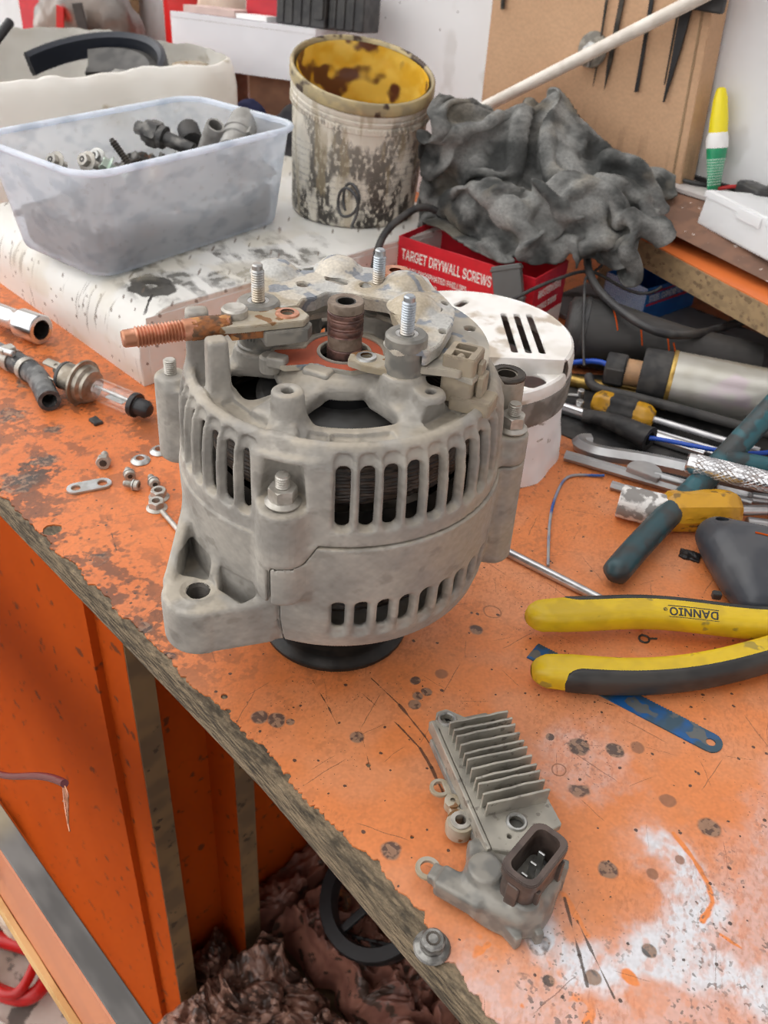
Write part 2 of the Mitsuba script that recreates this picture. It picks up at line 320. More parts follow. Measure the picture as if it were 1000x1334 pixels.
principled('white_smear', mottle((.66, .65, .63), (.22, .21, .2), 5, lo=.42, hi=.58), .5)
principled('teal_paint', mottle((.016, .055, .068), (.03, .036, .038), 12, c=(.018, .085, .105), s2=14, t=.56), .42)
principled('grip_grey', mottle((.034, .038, .047), (.05, .053, .06), 15), .38)
principled('tool_grey', mottle((.016, .0155, .015), (.03, .028, .027), 18), .5)
principled('blue_plastic', (.01, .07, .42), .4); principled('wire_blue_grey', mottle((.02, .08, .30), (.30, .30, .30), 12), .4)
principled('grey_board', mottle((.16, .155, .16), (.11, .105, .105), 40, c=(.03, .028, .026), s2=22, t=.62), .6)
principled('tan_chipboard', mottle((.33, .225, .12), (.27, .185, .10), 5, c=(.18, .12, .065), s2=4, t=.6), .85)
principled('orange_panel2', mottle((.62, .155, .04), (.56, .14, .04), 40), .35)
principled('hardboard', mottle((.20, .105, .068), (.155, .085, .058), 10, c=(.45, .38, .34), s2=4, t=.73), .75)
principled('pale_ledge', mottle((.58, .54, .53), (.46, .43, .42), 30), .6)
def card_fn(p, n, uv):
    q = p * 1000.0; c = mix((.50, .315, .19), (.43, .265, .155), fbm(q.x / 40, q.y / 40, q.z / 40, 3)); c = mix(c, (.30, .175, .10), smoothstep(.56, .72, fbm(q.x / 5, q.y, q.z / 40, 3)) * smoothstep(150, 105, q.z) * .6); return c * (.93 + .14 * noise(q.x / 2, q.y / 2, q.z / 2))
principled('cardboard', proc(card_fn), .8)
principled('disc_grey', mottle((.28, .26, .22), (.16, .15, .13), 5), .7)
principled('pole_white', mottle((.70, .66, .60), (.60, .56, .50), 14), .4)
principled('glue_green', (.012, .25, .11), .35); principled('glue_print', (.45, .62, .52), .4); principled('white_plastic', (.74, .74, .73), .4); principled('cap_yellow', (.78, .66, .015), .35)
scene['mat_clear_plastic'] = {'type': 'principledthin', 'base_color': rgb(.93, .94, .95), 'roughness': .3, 'spec_trans': .25, 'diff_trans': .55, 'eta': 1.3}
principled('red_plastic', mottle((.50, .012, .012), (.42, .012, .012), 30), .3)
principled('jug_white', mottle((.82, .80, .75), (.76, .73, .67), 40, c=(.46, .40, .29), s2=26, t=.66), .45)
principled('ring_blue_black', (.012, .016, .026), .4, .2); principled('ring_dark', mottle((.03, .029, .028), (.065, .062, .058), 16), .45, .3)
principled('carton_white', mottle((.76, .76, .80), (.72, .72, .76), 50), .5)
principled('block_wood', mottle((.33, .17, .10), (.26, .13, .08), 16), .8); principled('cloth_black', mottle((.018, .018, .022), (.035, .033, .034), 10), .9); principled('cloth_navy', (.015, .018, .06), .9)
principled('pink_wood', mottle((.50, .38, .34), (.42, .31, .28), 20), .6); principled('sack_beige', mottle((.62, .52, .42), (.52, .43, .34), 24), .7)
principled('bag_film', mottle((.20, .165, .14), (.10, .085, .075), 50, c=(.28, .04, .03), s2=60, t=.6), .22)
def gedge_fn(p, n, uv):
    q = p * 1000.0; c = mix((.085, .08, .077), (.17, .16, .152), smoothstep(.3, .7, fbm(q.x / 30, q.y / 9, q.z / 9, 3))); return mix(c, (.30, .25, .17), smoothstep(-95, -120, q.x))
principled('grey_edge', proc(gedge_fn), .7)
principled('lit_laminate', mottle((.60, .23, .115), (.55, .21, .11), 60), .5); principled('pale_wood', mottle((.62, .39, .17), (.50, .29, .11), 18), .7)  # low board face: orange laminate, coloured paler for the bright light on it
principled('maroon_plastic', (.10, .015, .02), .35)
principled('film_brown', mottle((.21, .105, .075), (.06, .033, .025), 12, c=(.36, .21, .16), s2=7, t=.56), .3)
principled('film_pink', mottle((.31, .14, .10), (.19, .08, .06), 30, c=(.07, .04, .03), s2=14, t=.6), .4)
principled('paper_grey', mottle((.62, .60, .57), (.48, .46, .43), 30, c=(.2, .17, .14), s2=16, t=.64), .8)

# ---------------------------------------------------------------- workbench materials
STAINS = [(131, 30.6, 5.2, 1), (192.9, 38.7, 5.6, 1), (173.8, 36.7, 3.9, 2), (175.5, -10, 4.2, 1), (188.5, 2.3, 2.7, 2), (148.9, 50.7, 3.8, 2), (142.8, 41.6, 4.4, 1), (133, 13.9, 3.6, 3),
          (204.9, -25.5, 3, 1), (60.3, 15.6, 4, 2), (62.1, -40.9, 3.8, 1), (46.8, 67.7, 5, 3), (50.5, 51.5, 4.6, 1), (112.6, -68.8, 4.8, 1), (119, 25.3, 2.1, 1), (192.3, 15.8, 2.4, 2), (197, -49, 3.2, 1), (187, -62, 2.4, 1),
          (-213, -68, 15, 0), (-226, -45, 10, 0), (-185, -46, 6, 0), (-324, -10, 9, 0), (-255, -22, 7, 0), (-58, -76, 5, 0), (-33, -78, 5, 0), (25, -67, 4.4, 1), (31, -62, 4.6, 1), (36, -58, 2.2, 1), (175.9, -54, 4.5, 0), (181, -69, 3, 0), (-120, -66, 6, 0), (-290, -35, 12, 0), (-2, 118, 3, 0), (63.5, 2, 3.2, 1), (62.8, -3, 2.8, 1), (65.5, -8, 3.0, 1), (55, 3, 2.8, 1), (145.6, 12, 5, 0)]
SCRATCH = [((23.2, -34.3), (41, -39.5), .3), ((41, -39.5), (51.3, -43.3), .5), ((54.5, -33.6), (78.7, -48.3), .45), ((38.8, -21.9), (69.4, -22.3), .22), ((69.4, -22.3), (85, -24), .4), ((85, -24), (95.5, -27.6), .9), ((95.5, -27.6), (108.5, -33.5), 1.1), ((40.6, -12.2), (60.9, -13.5), .3), ((60.9, -13.5), (81.5, -17.6), .9), ((81.5, -17.6), (93, -21), .35),
           ((171.5, -32.5), (197.5, -53.2), .7), ((180.4, -36.3), (206.2, -49.4), .6), ((-160, -40), (-120, -55), .3), ((120, 60), (150, 74), .2)]
SWIRL = [(180.8, 14.1), (193, 14), (205, 6), (210, -8), (208, -22), (200.7, -41.5), (188, -52), (172, -50)]
SWIRL2 = [(200, -41.5), (211.5, -23.1), (227.8, -13.3), (246, -7)]
ARC = [(184, 24.7), (194.5, 20.9), (205.4, 15.5), (210.8, 9.6), (212.3, -.3)]
def seg(x, y, a, b):
    dx, dy = b[0] - a[0], b[1] - a[1]; t = dr.clip(((x - a[0]) * dx + (y - a[1]) * dy) / (dx * dx + dy * dy), 0, 1)
    return dr.sqrt(dr.square(x - a[0] - t * dx) + dr.square(y - a[1] - t * dy))
def laminate_fn(p, n, uv):
    x, y = p.x * 1000, p.y * 1000
    n1 = fbm(x / 45, y / 45, 0, 3); n2 = fbm(x / 7 + 9, y / 7, 3, 3); n3 = noise(x / 1.1, y / 1.1)
    tone = smoothstep(-160, 120, x + y * .3)
    col = mix(mix((.53, .135, .034), (.62, .185, .055), n1), mix((.58, .17, .048), (.66, .235, .085), n1), tone)
    film = smoothstep(.36, .70, fbm(x / 26 + 5, y / 26 + 3, 1, 3))
    col = mix(col, (.58, .28, .16), film * .42 * tone)
    w = mi.Float(99); w2 = mi.Float(99)
    for a, b in zip(SWIRL[:-1], SWIRL[1:]): w = dr.minimum(w, seg(x, y, a, b))
    for a, b in zip(SWIRL2[:-1], SWIRL2[1:]): w2 = dr.minimum(w2, seg(x, y, a, b))
    wn = (n2 - .5) * 18 + (n1 - .5) * 12; wall_ = dr.minimum(w, w2 * 1.1 + 1)
    haze = smoothstep(24, -6, wall_ + wn * .7)
    haze = dr.maximum(haze, .95 * smoothstep(-38, -66, y - (x - 200) * .55 + wn * .9) * smoothstep(140, 160, x + wn))
    haze = dr.maximum(haze, .85 * smoothstep(196, 222, x + wn * .8 + y * .12) * smoothstep(120, 60, y))
    haze = dr.maximum(haze, .6 * smoothstep(24, 8, dr.sqrt(dr.square((x - 139) * .8) + dr.square((y - 22) * .8)) + wn))
    haze *= .62 + .38 * smoothstep(.34, .58, fbm((x + y * .4) / 3.4, (y - x * .4) / 4.6, 11, 4))
    col = mix(col, (.60, .43, .40), haze * .85)
    white = smoothstep(13.5, 4, wall_ + wn * .8) * (.42 + .58 * smoothstep(.28, .54, fbm((x + y * .5) / 3.4, (y - x * .5) / 5, 6, 5)))
    col = mix(col, (.64, .655, .69), white * .95)
    isl = smoothstep(3.0, 2.2, dr.sqrt(dr.square((x - 206.4) * .62) + dr.square(y + 39.2)) + (n2 - .5) * 3); arc = mi.Float(99)
    for a, b in zip(ARC[:-1], ARC[1:]): arc = dr.minimum(arc, seg(x, y, a, b))
    isl = isl + smoothstep(1.5, .5, arc + (n2 - .45) * 2.4) + smoothstep(1.2, .5, seg(x, y, (219.5, 0), (227.5, 1.2)) + (n2 - .45) * 2.4) + smoothstep(1.7, .4, seg(x, y, (170.5, -31.3), (186, -38)) + (n2 - .45) * 3) + smoothstep(.36, .28, fbm(x / 8 + 3, y / 8, 13, 3)) * smoothstep(150, 165, x) * smoothstep(-52, -62, y)
    col = mix(col, (.70, .225, .065), dr.clip(isl, 0, 1))
    spk = smoothstep(.69, .74, fbm(x / 1.5, y / 1.5, 15, 2)) * smoothstep(.5, .62, fbm(x / 16, y / 16, 16, 2)) * haze; col = mix(col, (.10, .085, .08), spk * .85)
    fine = fbm(x / 2.4 + 7, y / 2.4, 2, 3); zone = dr.maximum(smoothstep(46, 8, dr.sqrt(dr.square(x + 222) + dr.square(y + 58))), dr.maximum(.75 * smoothstep(-20, -70, y + (n2 - .5) * 30) * smoothstep(30, -60, x), .55 * smoothstep(-120, -220, x) * smoothstep(70, 20, y)))
    col = mix(col, (.035, .027, .022), zone * smoothstep(.46, .58, fbm(x / 15 + 2, y / 11 + 8, 5, 3) * .62 + fine * .38) * .95)
    worn = smoothstep(.54, .66, fbm(x / 8 + 40, y / 11, 8, 4)) * smoothstep(.40, .62, fine) * (.25 + .75 * smoothstep(120, -60, x))
    col = mix(col, (.27, .095, .04), worn * .48)
    grain = smoothstep(.48, .74, fbm((x + y * .6) / 1.3, (y - x * .6) / 2.6, 4, 4)) * smoothstep(.4, .6, fbm(x / 30, y / 30, 7, 2)); col = mix(col, (.38, .12, .045), grain * .32)
    for sx, sy, r, kind in STAINS:
        d = dr.sqrt(dr.square(x - sx) + dr.square(y - sy)) + (n2 - .5) * r * (.5 if kind else 1.6)
        k = smoothstep(r, r * .72, d)
        if kind == 3: col = mix(col, (.22, .09, .045), smoothstep(r, r * .9, d) * smoothstep(r * .72, r * .85, d) * .7)
        elif kind == 2: col = mix(col, (.23, .105, .06), k * .8)
        else:
            m = smoothstep(.38, .62, fbm(x / 1.7, y / 1.7, 2, 2)); col = mix(col, mix((.05, .042, .038), (.24, .15, .10), m), k * (.9 if kind else .85 * smoothstep(.35, .6, n2 + .1)))
    for a, b, wd in SCRATCH: col = mix(col, (.05, .028, .018), smoothstep(wd, wd * .4, seg(x, y, a, b) + (n2 - .5) * 1.3 + .15) * .85)
    q1, q2, q3 = voronoi(x / 11 + n2 * .25, y / 11); col = mix(col, (.045, .03, .025), smoothstep(.075, .05, q1 / (0.05 + q3 * q3 * 1.2)) * smoothstep(.52, .58, q3) * .9)
    r1, r2, r3 = voronoi(x / 2.3 + 11, y / 2.3); col = mix(col, (.09, .045, .03), smoothstep(.14, .07, r1 / (.1 + r3)) * smoothstep(.70, .76, r3) * smoothstep(.45, .6, fbm(x / 34 + 21, y / 34, 3, 2)) * .8)
    for sz, wd, k_ in ((24.0, .16, 3), (41.0, .26, 9)):
        cx, cy = dr.floor(x / sz), dr.floor(y / sz); aa = cell_rand(cx, cy, k_) * 3.1416; u_ = (x / sz - cx - .3 - .4 * cell_rand(cx, cy, k_ + 1)) * sz; w_ = (y / sz - cy - .3 - .4 * cell_rand(cx, cy, k_ + 2)) * sz
        al, ac = u_ * dr.cos(aa) + w_ * dr.sin(aa), dr.abs(w_ * dr.cos(aa) - u_ * dr.sin(aa) + (n2 - .5) * 1.2); col = mix(col, (.13, .05, .03), smoothstep(wd, wd * .4, ac) * smoothstep(sz * .3, sz * .2, dr.abs(al)) * smoothstep(.45, .5, cell_rand(cx, cy, k_ + 5)) * .6)
    return col * (0.93 + 0.14 * n3)
def laminate_rough(p, n, uv):
    x, y = p.x * 1000, p.y * 1000
    return .30 + .3 * fbm(x / 12, y / 12, 4, 3)
principled('orange_laminate', proc(laminate_fn), proc(laminate_rough), 0, .45)
def chip_fn(p, n, uv):
    q = p * 1000.0
    f = fbm(q.x / 5, q.y / 1.3, q.z / 1.3, 3); g = fbm(q.x / 20, q.y / 6, q.z / 6, 2)
    return mix((.05, .04, .027), (.215, .165, .105), smoothstep(.3, .72, f * .7 + g * .3)) * (.75 + .5 * noise(q.x / .8, q.y / .5, q.z / .5))
principled('chipboard', proc(chip_fn), .85, bump=(proc(lambda p, n, uv: fbm(p.x * 350, p.y * 1000, p.z * 1000, 2), 2e-4), .0005))
def panel_fn(p, n, uv):
    q = p * 1000.0
    c = mix((.37, .053, .005), (.45, .074, .008), fbm(q.x / 60, q.y / 60, q.z / 160, 3)); s = fbm(q.x / 9, q.y / 9, q.z / 12, 3)
    return mix(c, (.06, .035, .02), smoothstep(.68, .76, s) * .7)
principled('orange_panel', proc(panel_fn), .7, 0, .05)
principled('panel_edge', mottle((.20, .12, .055), (.14, .085, .045), 22, c=(.06, .035, .02), s2=8, t=.66), .8)
def wall_fn(p, n, uv):
    q = p * 1000.0
    c = mix((.70, .70, .71), (.62, .62, .63), fbm(q.x / 120, q.y, q.z / 120, 3)); v1, v2, v3 = voronoi(q.x / 26, q.z / 26)
    c = mix(c, (.2, .19, .18), smoothstep(.05, .03, v1 / (.2 + v3)) * smoothstep(.75, .77, v3) * .7)
    return mix(c, (.45, .43, .41), smoothstep(.66, .8, fbm(q.x / 30, q.y, q.z / 45, 3)) * .4)
principled('wall_paint', proc(wall_fn), .6)
def ground_fn(p, n, uv):
    q = p * 1000.0
    c = mix((.46, .40, .35), (.26, .20, .16), smoothstep(.35, .68, fbm(q.x / 70, q.y / 70, 0, 4)))
    return mix(c, (.05, .04, .035), smoothstep(.6, .7, fbm(q.x / 22 + 4, q.y / 22, 2, 4)) * .85)
principled('dirty_concrete', proc(ground_fn), .9)

# ---------------------------------------------------------------- setting
FLOOR, SHELF = -780.0, -620.0
add('floor', bx(-2600, 1500, -2200, 560, FLOOR - 40, FLOOR), 'dirty_concrete', False, kind='structure')
add('wall_right', bx(1100, 1160, -1000, 600, FLOOR, 1500), 'wall_paint', False, kind='structure')  # unseen wall, added to shade the right side
add('wall_front', bx(-420, 1160, -1060, -1000, FLOOR, 110), 'wall_paint', False, kind='structure')  # unseen low wall, added to keep low sky light from under the bench
add('ceiling', bx(420, 1160, -1000, 600, 1500, 1540), 'wall_paint', False, kind='structure')  # unseen part roof, added to cut the light from the right
add('wall_back', bx(-2600, 1500, 542, 600, FLOOR, 1500), 'wall_paint', False, kind='structure')

# ---------------------------------------------------------------- workbench
B = tag('workbench', 'orange laminate workbench with a chipped brown chipboard front edge, under all the parts', 'workbench')
fy = lambda x: np.interp(x, [-1200, 46, 170, 500], [-82, -82, -89, -95])
xs = np.arange(-1200, 481, 3.0)
core = Polygon([(x, fy(x)) for x in xs] + [(480, 540), (-1200, 540)])
part(B, 'chipboard_core', ext(core, -17, -0.9), 'chipboard', False, 'brown chipboard core of the worktop, bare along the front edge')
xs = np.arange(-1200, 481, .8); ns = lambda s, sd: meshkit.fbm(np.stack([xs / s, xs * 0, xs * 0 + sd], 1), 4, sd) - .5
wear = np.interp(xs, [-700, -215, -200, -120, -60, 0, 40, 75, 100, 125, 140, 150, 170, 240, 480], [4, 4, 2.2, 2.6, 4, 4.4, 6, 5, 6.5, 9, 9.5, 4.5, 4, 4.5, 5])
wear = np.maximum(.3, wear + ns(9, 1) * 6 + ns(2.5, 2) * 3.0 + np.maximum(0, ns(1.2, 5) - .2) * 7)
lam = Polygon([(x, fy(x) + w) for x, w in zip(xs, wear)] + [(480, 540), (-1200, 540)])
def blot(x, y, r, sd, k=.35):
    a = np.linspace(0, 2 * np.pi, 28, endpoint=False); rr = r * (1 + k * 2 * (meshkit.fbm(np.stack([np.cos(a) * 1.5 + sd, np.sin(a) * 1.5, a * 0], 1), 3, sd) - .5)); return Polygon(np.stack([x + rr * np.cos(a), y + rr * np.sin(a)], 1))
holes = [blot(58, -77.5, 1.9, 1, .1), blot(76.5, -47.3, 1.2, 2), blot(113.6, -79, 1.6, 3, .1), blot(4.5, -71.6, 1.7, 4, .1), blot(12.6, -75.5, 1.6, 5, .1), blot(-158.5, -73, 5.4, 6, .3), blot(114, -58, .8, 8)]
lam = lam.buffer(0).difference(unary_union(holes))
part(B, 'laminate_sheet', ext(max(getattr(lam, 'geoms', [lam]), key=lambda g: g.area), -0.9, 0), 'orange_laminate', False, 'scratched and stained orange laminate worktop')
part(B, 'front_panel', bx(-1150, -193, -50, -32, FLOOR, -17), 'orange_panel', False, 'orange panel under the front edge')
part(B, 'side_panel', bx(-213, -196, -32, 520, FLOOR, -17), 'orange_panel', False, 'orange panel running back under the worktop')
for y0 in (-44, 34, 170):
    k = part(B, 'upright', bx(-196, -156.2, y0, y0 + 19, FLOOR, -17), 'orange_panel', False)
    e = bx(-156, -155.2, y0 + .3, y0 + 18.7, FLOOR, -17); part(k, 'edge_strip', e, 'panel_edge', False, 'bare brown edge of the upright')
part(B, 'lower_shelf', ext(Polygon([(-155, -80), (478, -80), (478, 520), (-195.6, 520), (-195.6, -24.6), (-155, -24.6)]), SHELF - 18, SHELF), 'panel_edge', False, 'low shelf under the worktop')
for x0 in (350, -1100): part(B, 'leg', bx(x0, x0 + 60, 420, 480, FLOOR, -17, 2), 'panel_edge', False)
for x, y, r in ((152, 26.6, 4.6),):
    part(B, 'sunk_screw', rough(lathe([(0, .35), (1.0, .2), (1.6, .55), (r * .8, .5), (r, .15), (r, -.6), (0, -.6)], 28), .25, 1.2, 3), 'dark_steel', 40, 'blackened screw head sunk in the worktop')

# ---------------------------------------------------------------- alternator (axis at the origin, pulley down on the bench)
A = tag('alternator', 'grey cast aluminium alternator standing on its pulley in the middle of the bench', 'alternator')
def pol(r, a): return np.array([r * math.cos(math.radians(a)), r * math.sin(math.radians(a))])
H = 0.85
G = Grid((-96, -98, 42), (84, 84, 172), H)
X, Y = np.meshgrid(G.ax[0], G.ax[1], indexing='ij'); Rr = np.hypot(X, Y)[:, :, None]; An = np.degrees(np.arctan2(Y, X)).astype(np.float32)[:, :, None]; Zz = G.ax[2][None, None, :]
f32 = np.float32
ro = np.interp(G.ax[2], [42, 48, 50, 58, 66, 104, 104.5, 128, 138, 143, 147, 180], [64, 65.5, 66.5, 68.6, 69.6, 70.2, 69.3, 68.6, 67.4, 65.2, 63.2, 63]).astype(f32)[None, None, :]
rr1 = np.arange(0, 140, .5); zt = np.interp(rr1, [0, 21, 22.5, 27, 30, 55, 57.5, 59.5, 60.2, 63.2, 63.8, 80], [151, 151, 150.6, 146, 144.2, 143.2, 143.2, 143.6, 146.6, 146.6, 146.2, 146]).astype(f32)
ZT = np.interp(Rr, rr1, zt).astype(f32)
out = smax(smax(Rr - ro, Zz - ZT, 2.2), 47.5 - Zz, 2.0)
ZI = np.interp(Rr, rr1, np.interp(rr1, [0, 20, 26, 60], [146, 146, 141, 139.5])).astype(f32)
inn = smax(smax(Rr - (ro - 4.6), Zz - ZI, 3), 51.5 - Zz, 2)
G.v = smax(out, -inn, 1.0)
G.v = smax(G.v, -(smax(Rr - 11.5, 140 - Zz, 1)), 1.0)       # bore round the slip rings
# windows in the rear face
def window(a0, a1, r0, r1):
    da = (np.abs(An - (a0 + a1) / 2) - (a1 - a0) / 2) * np.radians(1) * Rr; dr_ = np.abs(Rr - (r0 + r1) / 2) - (r1 - r0) / 2
    G.v = smax(G.v, -smax(smax(da, dr_, 6), 130 - Zz, 1), 1.6)
window(-65, -10, 25, 45.4); window(-130, -94, 29, 46.5); window(22, 52, 28, 49); window(75, 160, 27, 47)
# cooling channels and slots
def slots(c0, c1, pitch, half, z0, z1, ri, chan=None):
    ns_ = np.round((An - c0) / pitch); ns_ = np.clip(ns_, 0, round((c1 - c0) / pitch)); w = np.abs(An - c0 - ns_ * pitch) * np.radians(1) * np.maximum(Rr, 40)
    zz = np.abs(Zz - (z0 + z1) / 2) - (z1 - z0) / 2
    # round ends
    q = np.sqrt(np.maximum(w - half + 2.2, 0) ** 2 + np.maximum(zz + 2.2, 0) ** 2) - 2.2 + np.minimum(np.maximum(w - half + 2.2, zz + 2.2), 0)
    G.v = smax(G.v, -smax(q, ri - Rr, 1), 1.0)
    if chan:
        depth, zc0, zc1, hw = chan; zz = np.abs(Zz - (zc0 + zc1) / 2) - (zc1 - zc0) / 2
        q = np.sqrt(np.maximum(w - hw + 2.5, 0) ** 2 + np.maximum(zz + 2.5, 0) ** 2) - 2.5 + np.minimum(np.maximum(w - hw + 2.5, zz + 2.5), 0)
        G.v = smax(G.v, -smax(q, (ro - depth) - Rr, 1.5), 1.6)
slots(-41.2, 31, 7.9, 2.75, 112.5, 138.2, 55, (2.0, 111.5, 143.5, 3.5))
slots(-145, -74.2, 7.9, 2.6, 112.5, 138.2, 55, (2.4, 111.5, 143.5, 3.6))
slots(62, 150, 7.9, 2.75, 112.5, 138.2, 55, (2.0, 111.5, 143.5, 3.5))
slots(-41.4, 31, 7.95, 2.6, 60.5, 75, 50, (1.6, 57, 76, 3.1)); slots(62, 150, 7.9, 2.6, 60.5, 75, 50)
# bosses for the through bolts
BOLTS = [((33.4, -58.6), 121.5, 10.0), ((50, 54.3), 119, 7.8), ((-76.5, -36.5), 121.5, 7.6), ((-62, 44), 119.5, 9)]
G.put(lambda x, y, z: smax(smax(np.hypot(x - 30, y + 52) - 15, np.hypot(x, y) - 67.5, 2), np.maximum(z - 141, 100 - z), 2), (15, -68, 100), (46, -36, 141), 2)
for (bx_, by_), z1, r in BOLTS: G.cyl((bx_, by_), r + .8, 49 if z1 < 120 else 78, z1, 4.0, r1=r, kc=2.4)
G.box(pol(72, -152), -152, 12, 4.5, 80, 118, 2, 5)
G.box((47, 51), 48, 6, 7.6, 50, 110, 2, 4)
for (bx_, by_), z1, r in BOLTS[:2]: G.cyl((bx_, by_), 9.0, z1, 138, 2.5, cut=True, r1=7.6)      # relief scooped behind each nut
# lug low on the front left, with ribs and pockets
lug = unary_union([Point(4.5, -80.5).buffer(15.0), Polygon([(-8.5, -87), (-34, -58), (-10, -40), (24, -48), (30, -62), (18.5, -85)])]).buffer(-3).buffer(3)
G.poly(lug, 47.0, 71.0, 1.6, 3)
def prism(p3, n, h, k=3, cut=False):
    """a slab of half thickness h over a polygon that stands upright in the plane with horizontal direction n"""
    p3 = np.asarray(p3, float); n = np.array([n[0], n[1]]) / math.hypot(*n); d = np.array([-n[1], n[0]]); o = p3[0][:2]
    pg = Polygon([((q[:2] - o) @ n, q[2]) for q in p3])
    import shapely
    def f(x, y, z):
        x, y, z = np.broadcast_arrays(x, y, z); u = (x - o[0]) * n[0] + (y - o[1]) * n[1]; w = (x - o[0]) * d[0] + (y - o[1]) * d[1]
        pts = shapely.points(u.ravel(), z.ravel()); dd = shapely.distance(pg.boundary, pts) * np.where(shapely.contains_xy(pg, u.ravel(), z.ravel()), -1, 1)
        return smax(dd.reshape(u.shape).astype(f32), (np.abs(w) - h).astype(f32), 2)
    lo, hi = p3.min(0) - h, p3.max(0) + h; (G.cut if cut else G.put)(f, lo, hi, k)
prism([(-7.5, -87, 60), (-7.5, -87, 71.5), (-31, -62, 98), (-36, -55, 98), (-36, -55, 60)], (-16, 22), 2.4)
prism([(6, -75, 60), (6, -75, 71.5), (-3, -67, 86), (-6, -60, 86), (-6, -60, 60)], (-5, 8), 2.2)
core_ = Point(0, 0).buffer(68.6)
G.poly(Polygon([(-8.5, -81), (1.5, -73.5), (-6, -60), (-30, -56), (-27, -64)]).difference(core_), 63.5, 78, .6, 1.2, cut=True)
G.poly(Polygon([(9.5, -73.5), (22, -72), (24, -60), (5, -60), (4, -68)]).difference(core_), 62.5, 78, .6, 1.2, cut=True)
G.cyl((4.5, -80.5), 4.6, 44, 76, .6, cut=True); G.cyl((4.5, -80.5), 7.0, 70.2, 76, .6, cut=True)
# ears, bosses and ribs on the rear face
G.cyl((18.6, -44.3), 7.6, 141, 157.5, 5, r1=6.0); G.cyl((18.6, -44.3), 2.4, 148, 160, .4, cut=True)
G.cyl((47, 2.4), 8.4, 141, 153.5, 5, r1=5.6); G.cyl((47, 2.4), 2.1, 146, 156, .4, cut=True)
G.cyl((33, 1), 10.5, 141, 157, 4, r1=8.6); G.cyl((-27, -23.5), 9.5, 141, 151, 4); G.cyl((-14, 31), 9, 141, 157, 4); G.cyl((-44, 12), 10, 141, 160, 4)
G.box((-13.8, -52.6), -110, 5.0, 3.6, 139, 168, 1.6, 5, tx=1.0); G.box((-34, -47.5), -122, 5.5, 4.2, 139, 171, 1.8, 5, tx=1.0)
G.cyl((26, -52), 5.2, 142, 146.5, 2)
for a, w in ((-31, 4), (-41, 5), (-24, 3.4), (-52, 3.6), (-80, 7), (-93, 6), (0, 5), (10, 5)): G.box(pol(53, a), a, 3.0, w, 141.4, 150, 1.2, .8, cut=True)
G.box(pol(36, -77), -77, 16, 6, 139, 146.5, 2, 4); G.box(pol(33, -5), -5, 14, 5, 139, 146, 2, 4); G.box(pol(37, 66), 66, 14, 6, 139, 146, 2, 4)
G.box(pol(30, -146), -146, 16, 6, 139, 149, 2, 4)
# the tall rear ear with its bore
G.cyl((37.5, 62), 8.8, 108, 137.5, 3, r1=8.0, kc=.8); G.cyl((37.5, 62), 4.2, 129, 141, 1.0, cut=True)
G.box(pol(63, 60), 60, 8, 5, 106, 132, 2, 5)
# seam between the two halves; small cast marks
split = np.where((An > -61.5) & (An < 150), 104.0, -50).astype(f32)
boss_dip = np.hypot(X - 33.4, Y + 58.6)[:, :, None]; split = np.where((An > -61.5) & (An < 150), split - 9 * np.clip((14 - boss_dip) / 5, 0, 1), split)
groove = np.maximum(np.abs(Zz - split) - .45, (ro - .5 - np.where(boss_dip < 12, -9, 0)) - Rr)
seam_v = np.maximum(np.maximum(np.abs(An + 62.3) * np.radians(1) * Rr - .45, Zz - 95), 66 - Rr)
V0 = G.v
G.v = smax(np.maximum(V0, split + .1 - Zz), -seam_v, .5); REAR = G.mesh()
G.v = np.maximum(np.maximum(V0, Zz - split + .2), np.where((An > -61.6) & (An < 150), -9, 9).astype(f32)); FRONT = G.mesh()
part(A, 'rear_housing', REAR, 'cast_aluminium', True, 'dusty cast rear housing with cooling slots and a threaded lug')
part(A, 'front_housing', FRONT, 'cast_aluminium', True, 'cast front housing with short slots near the bottom')
# raised lettering-like cast marks are left to the relief; threads of the lug
part(A, 'lug_thread', move(lathe([(5.0, 47.5), (4.5, 47.5)] + [(4.5 if i % 2 else 3.7, 48 + i * .65) for i in range(34)] + [(5.0, 70.2)], 32), (4.5, -80.5, 0)), 'dark_steel', 30, 'dark threads inside the lug hole')
# inside: stator, windings, rotor
part(A, 'stator_core', lathe([(54, 74), (65, 74), (65, 110), (54, 110)], 64), 'dark_steel', 30)
a = np.arange(220) * 2 * np.pi / 220
for zc, h, nm in ((124, 10.5, 0), (66.5, 8.5, 1)):
    zs_ = np.linspace(-1, 1, 46); ring = []
    for k, s in enumerate(zs_):
        r0 = 56.6 - 3.5 * abs(s) ** 3
        strand = 1.0 * np.abs(np.sin(s * 21 + 1.6 * np.sin(a * 3 + nm) + .9 * np.sin(a * 11 + s * 4)))
        ring.append(np.stack([(r0 + strand - .8 * (np.sin(a * 18 + s * 2) > .93)) * np.cos(a), (r0 + strand) * np.sin(a), zc + s * h + a * 0], 1))
    V = np.concatenate(ring); n = len(a); F = [[i * n + j, i * n + (j + 1) % n, (i + 1) * n + (j + 1) % n, (i + 1) * n + j] for i in range(len(zs_) - 1) for j in range(n)]
    F = np.array(F); m = trimesh.Trimesh(V, np.vstack([F[:, [0, 1, 2]], F[:, [0, 2, 3]]]), process=False)
    part(A, 'winding', m, 'winding', True, 'dark copper windings behind the slots')
part(A, 'fan', [lathe([(12, 118), (50, 118), (50, 121.5), (42, 122), (37, 122.5), (36.5, 134), (34, 136), (12, 136)], 48)] + [frame(bx(0, 11, -.6, .6, 0, 4), (*pol(37, q), 121.5), (*pol(1, q + 35), 0), (0, 0, 1)) for q in range(0, 360, 36)], 'fan_steel', 30)
part(A, 'bearing_collar', lathe([(10.8, 134), (19.5, 134), (20, 146), (10.8, 146)], 40), 'black_metal', 30)
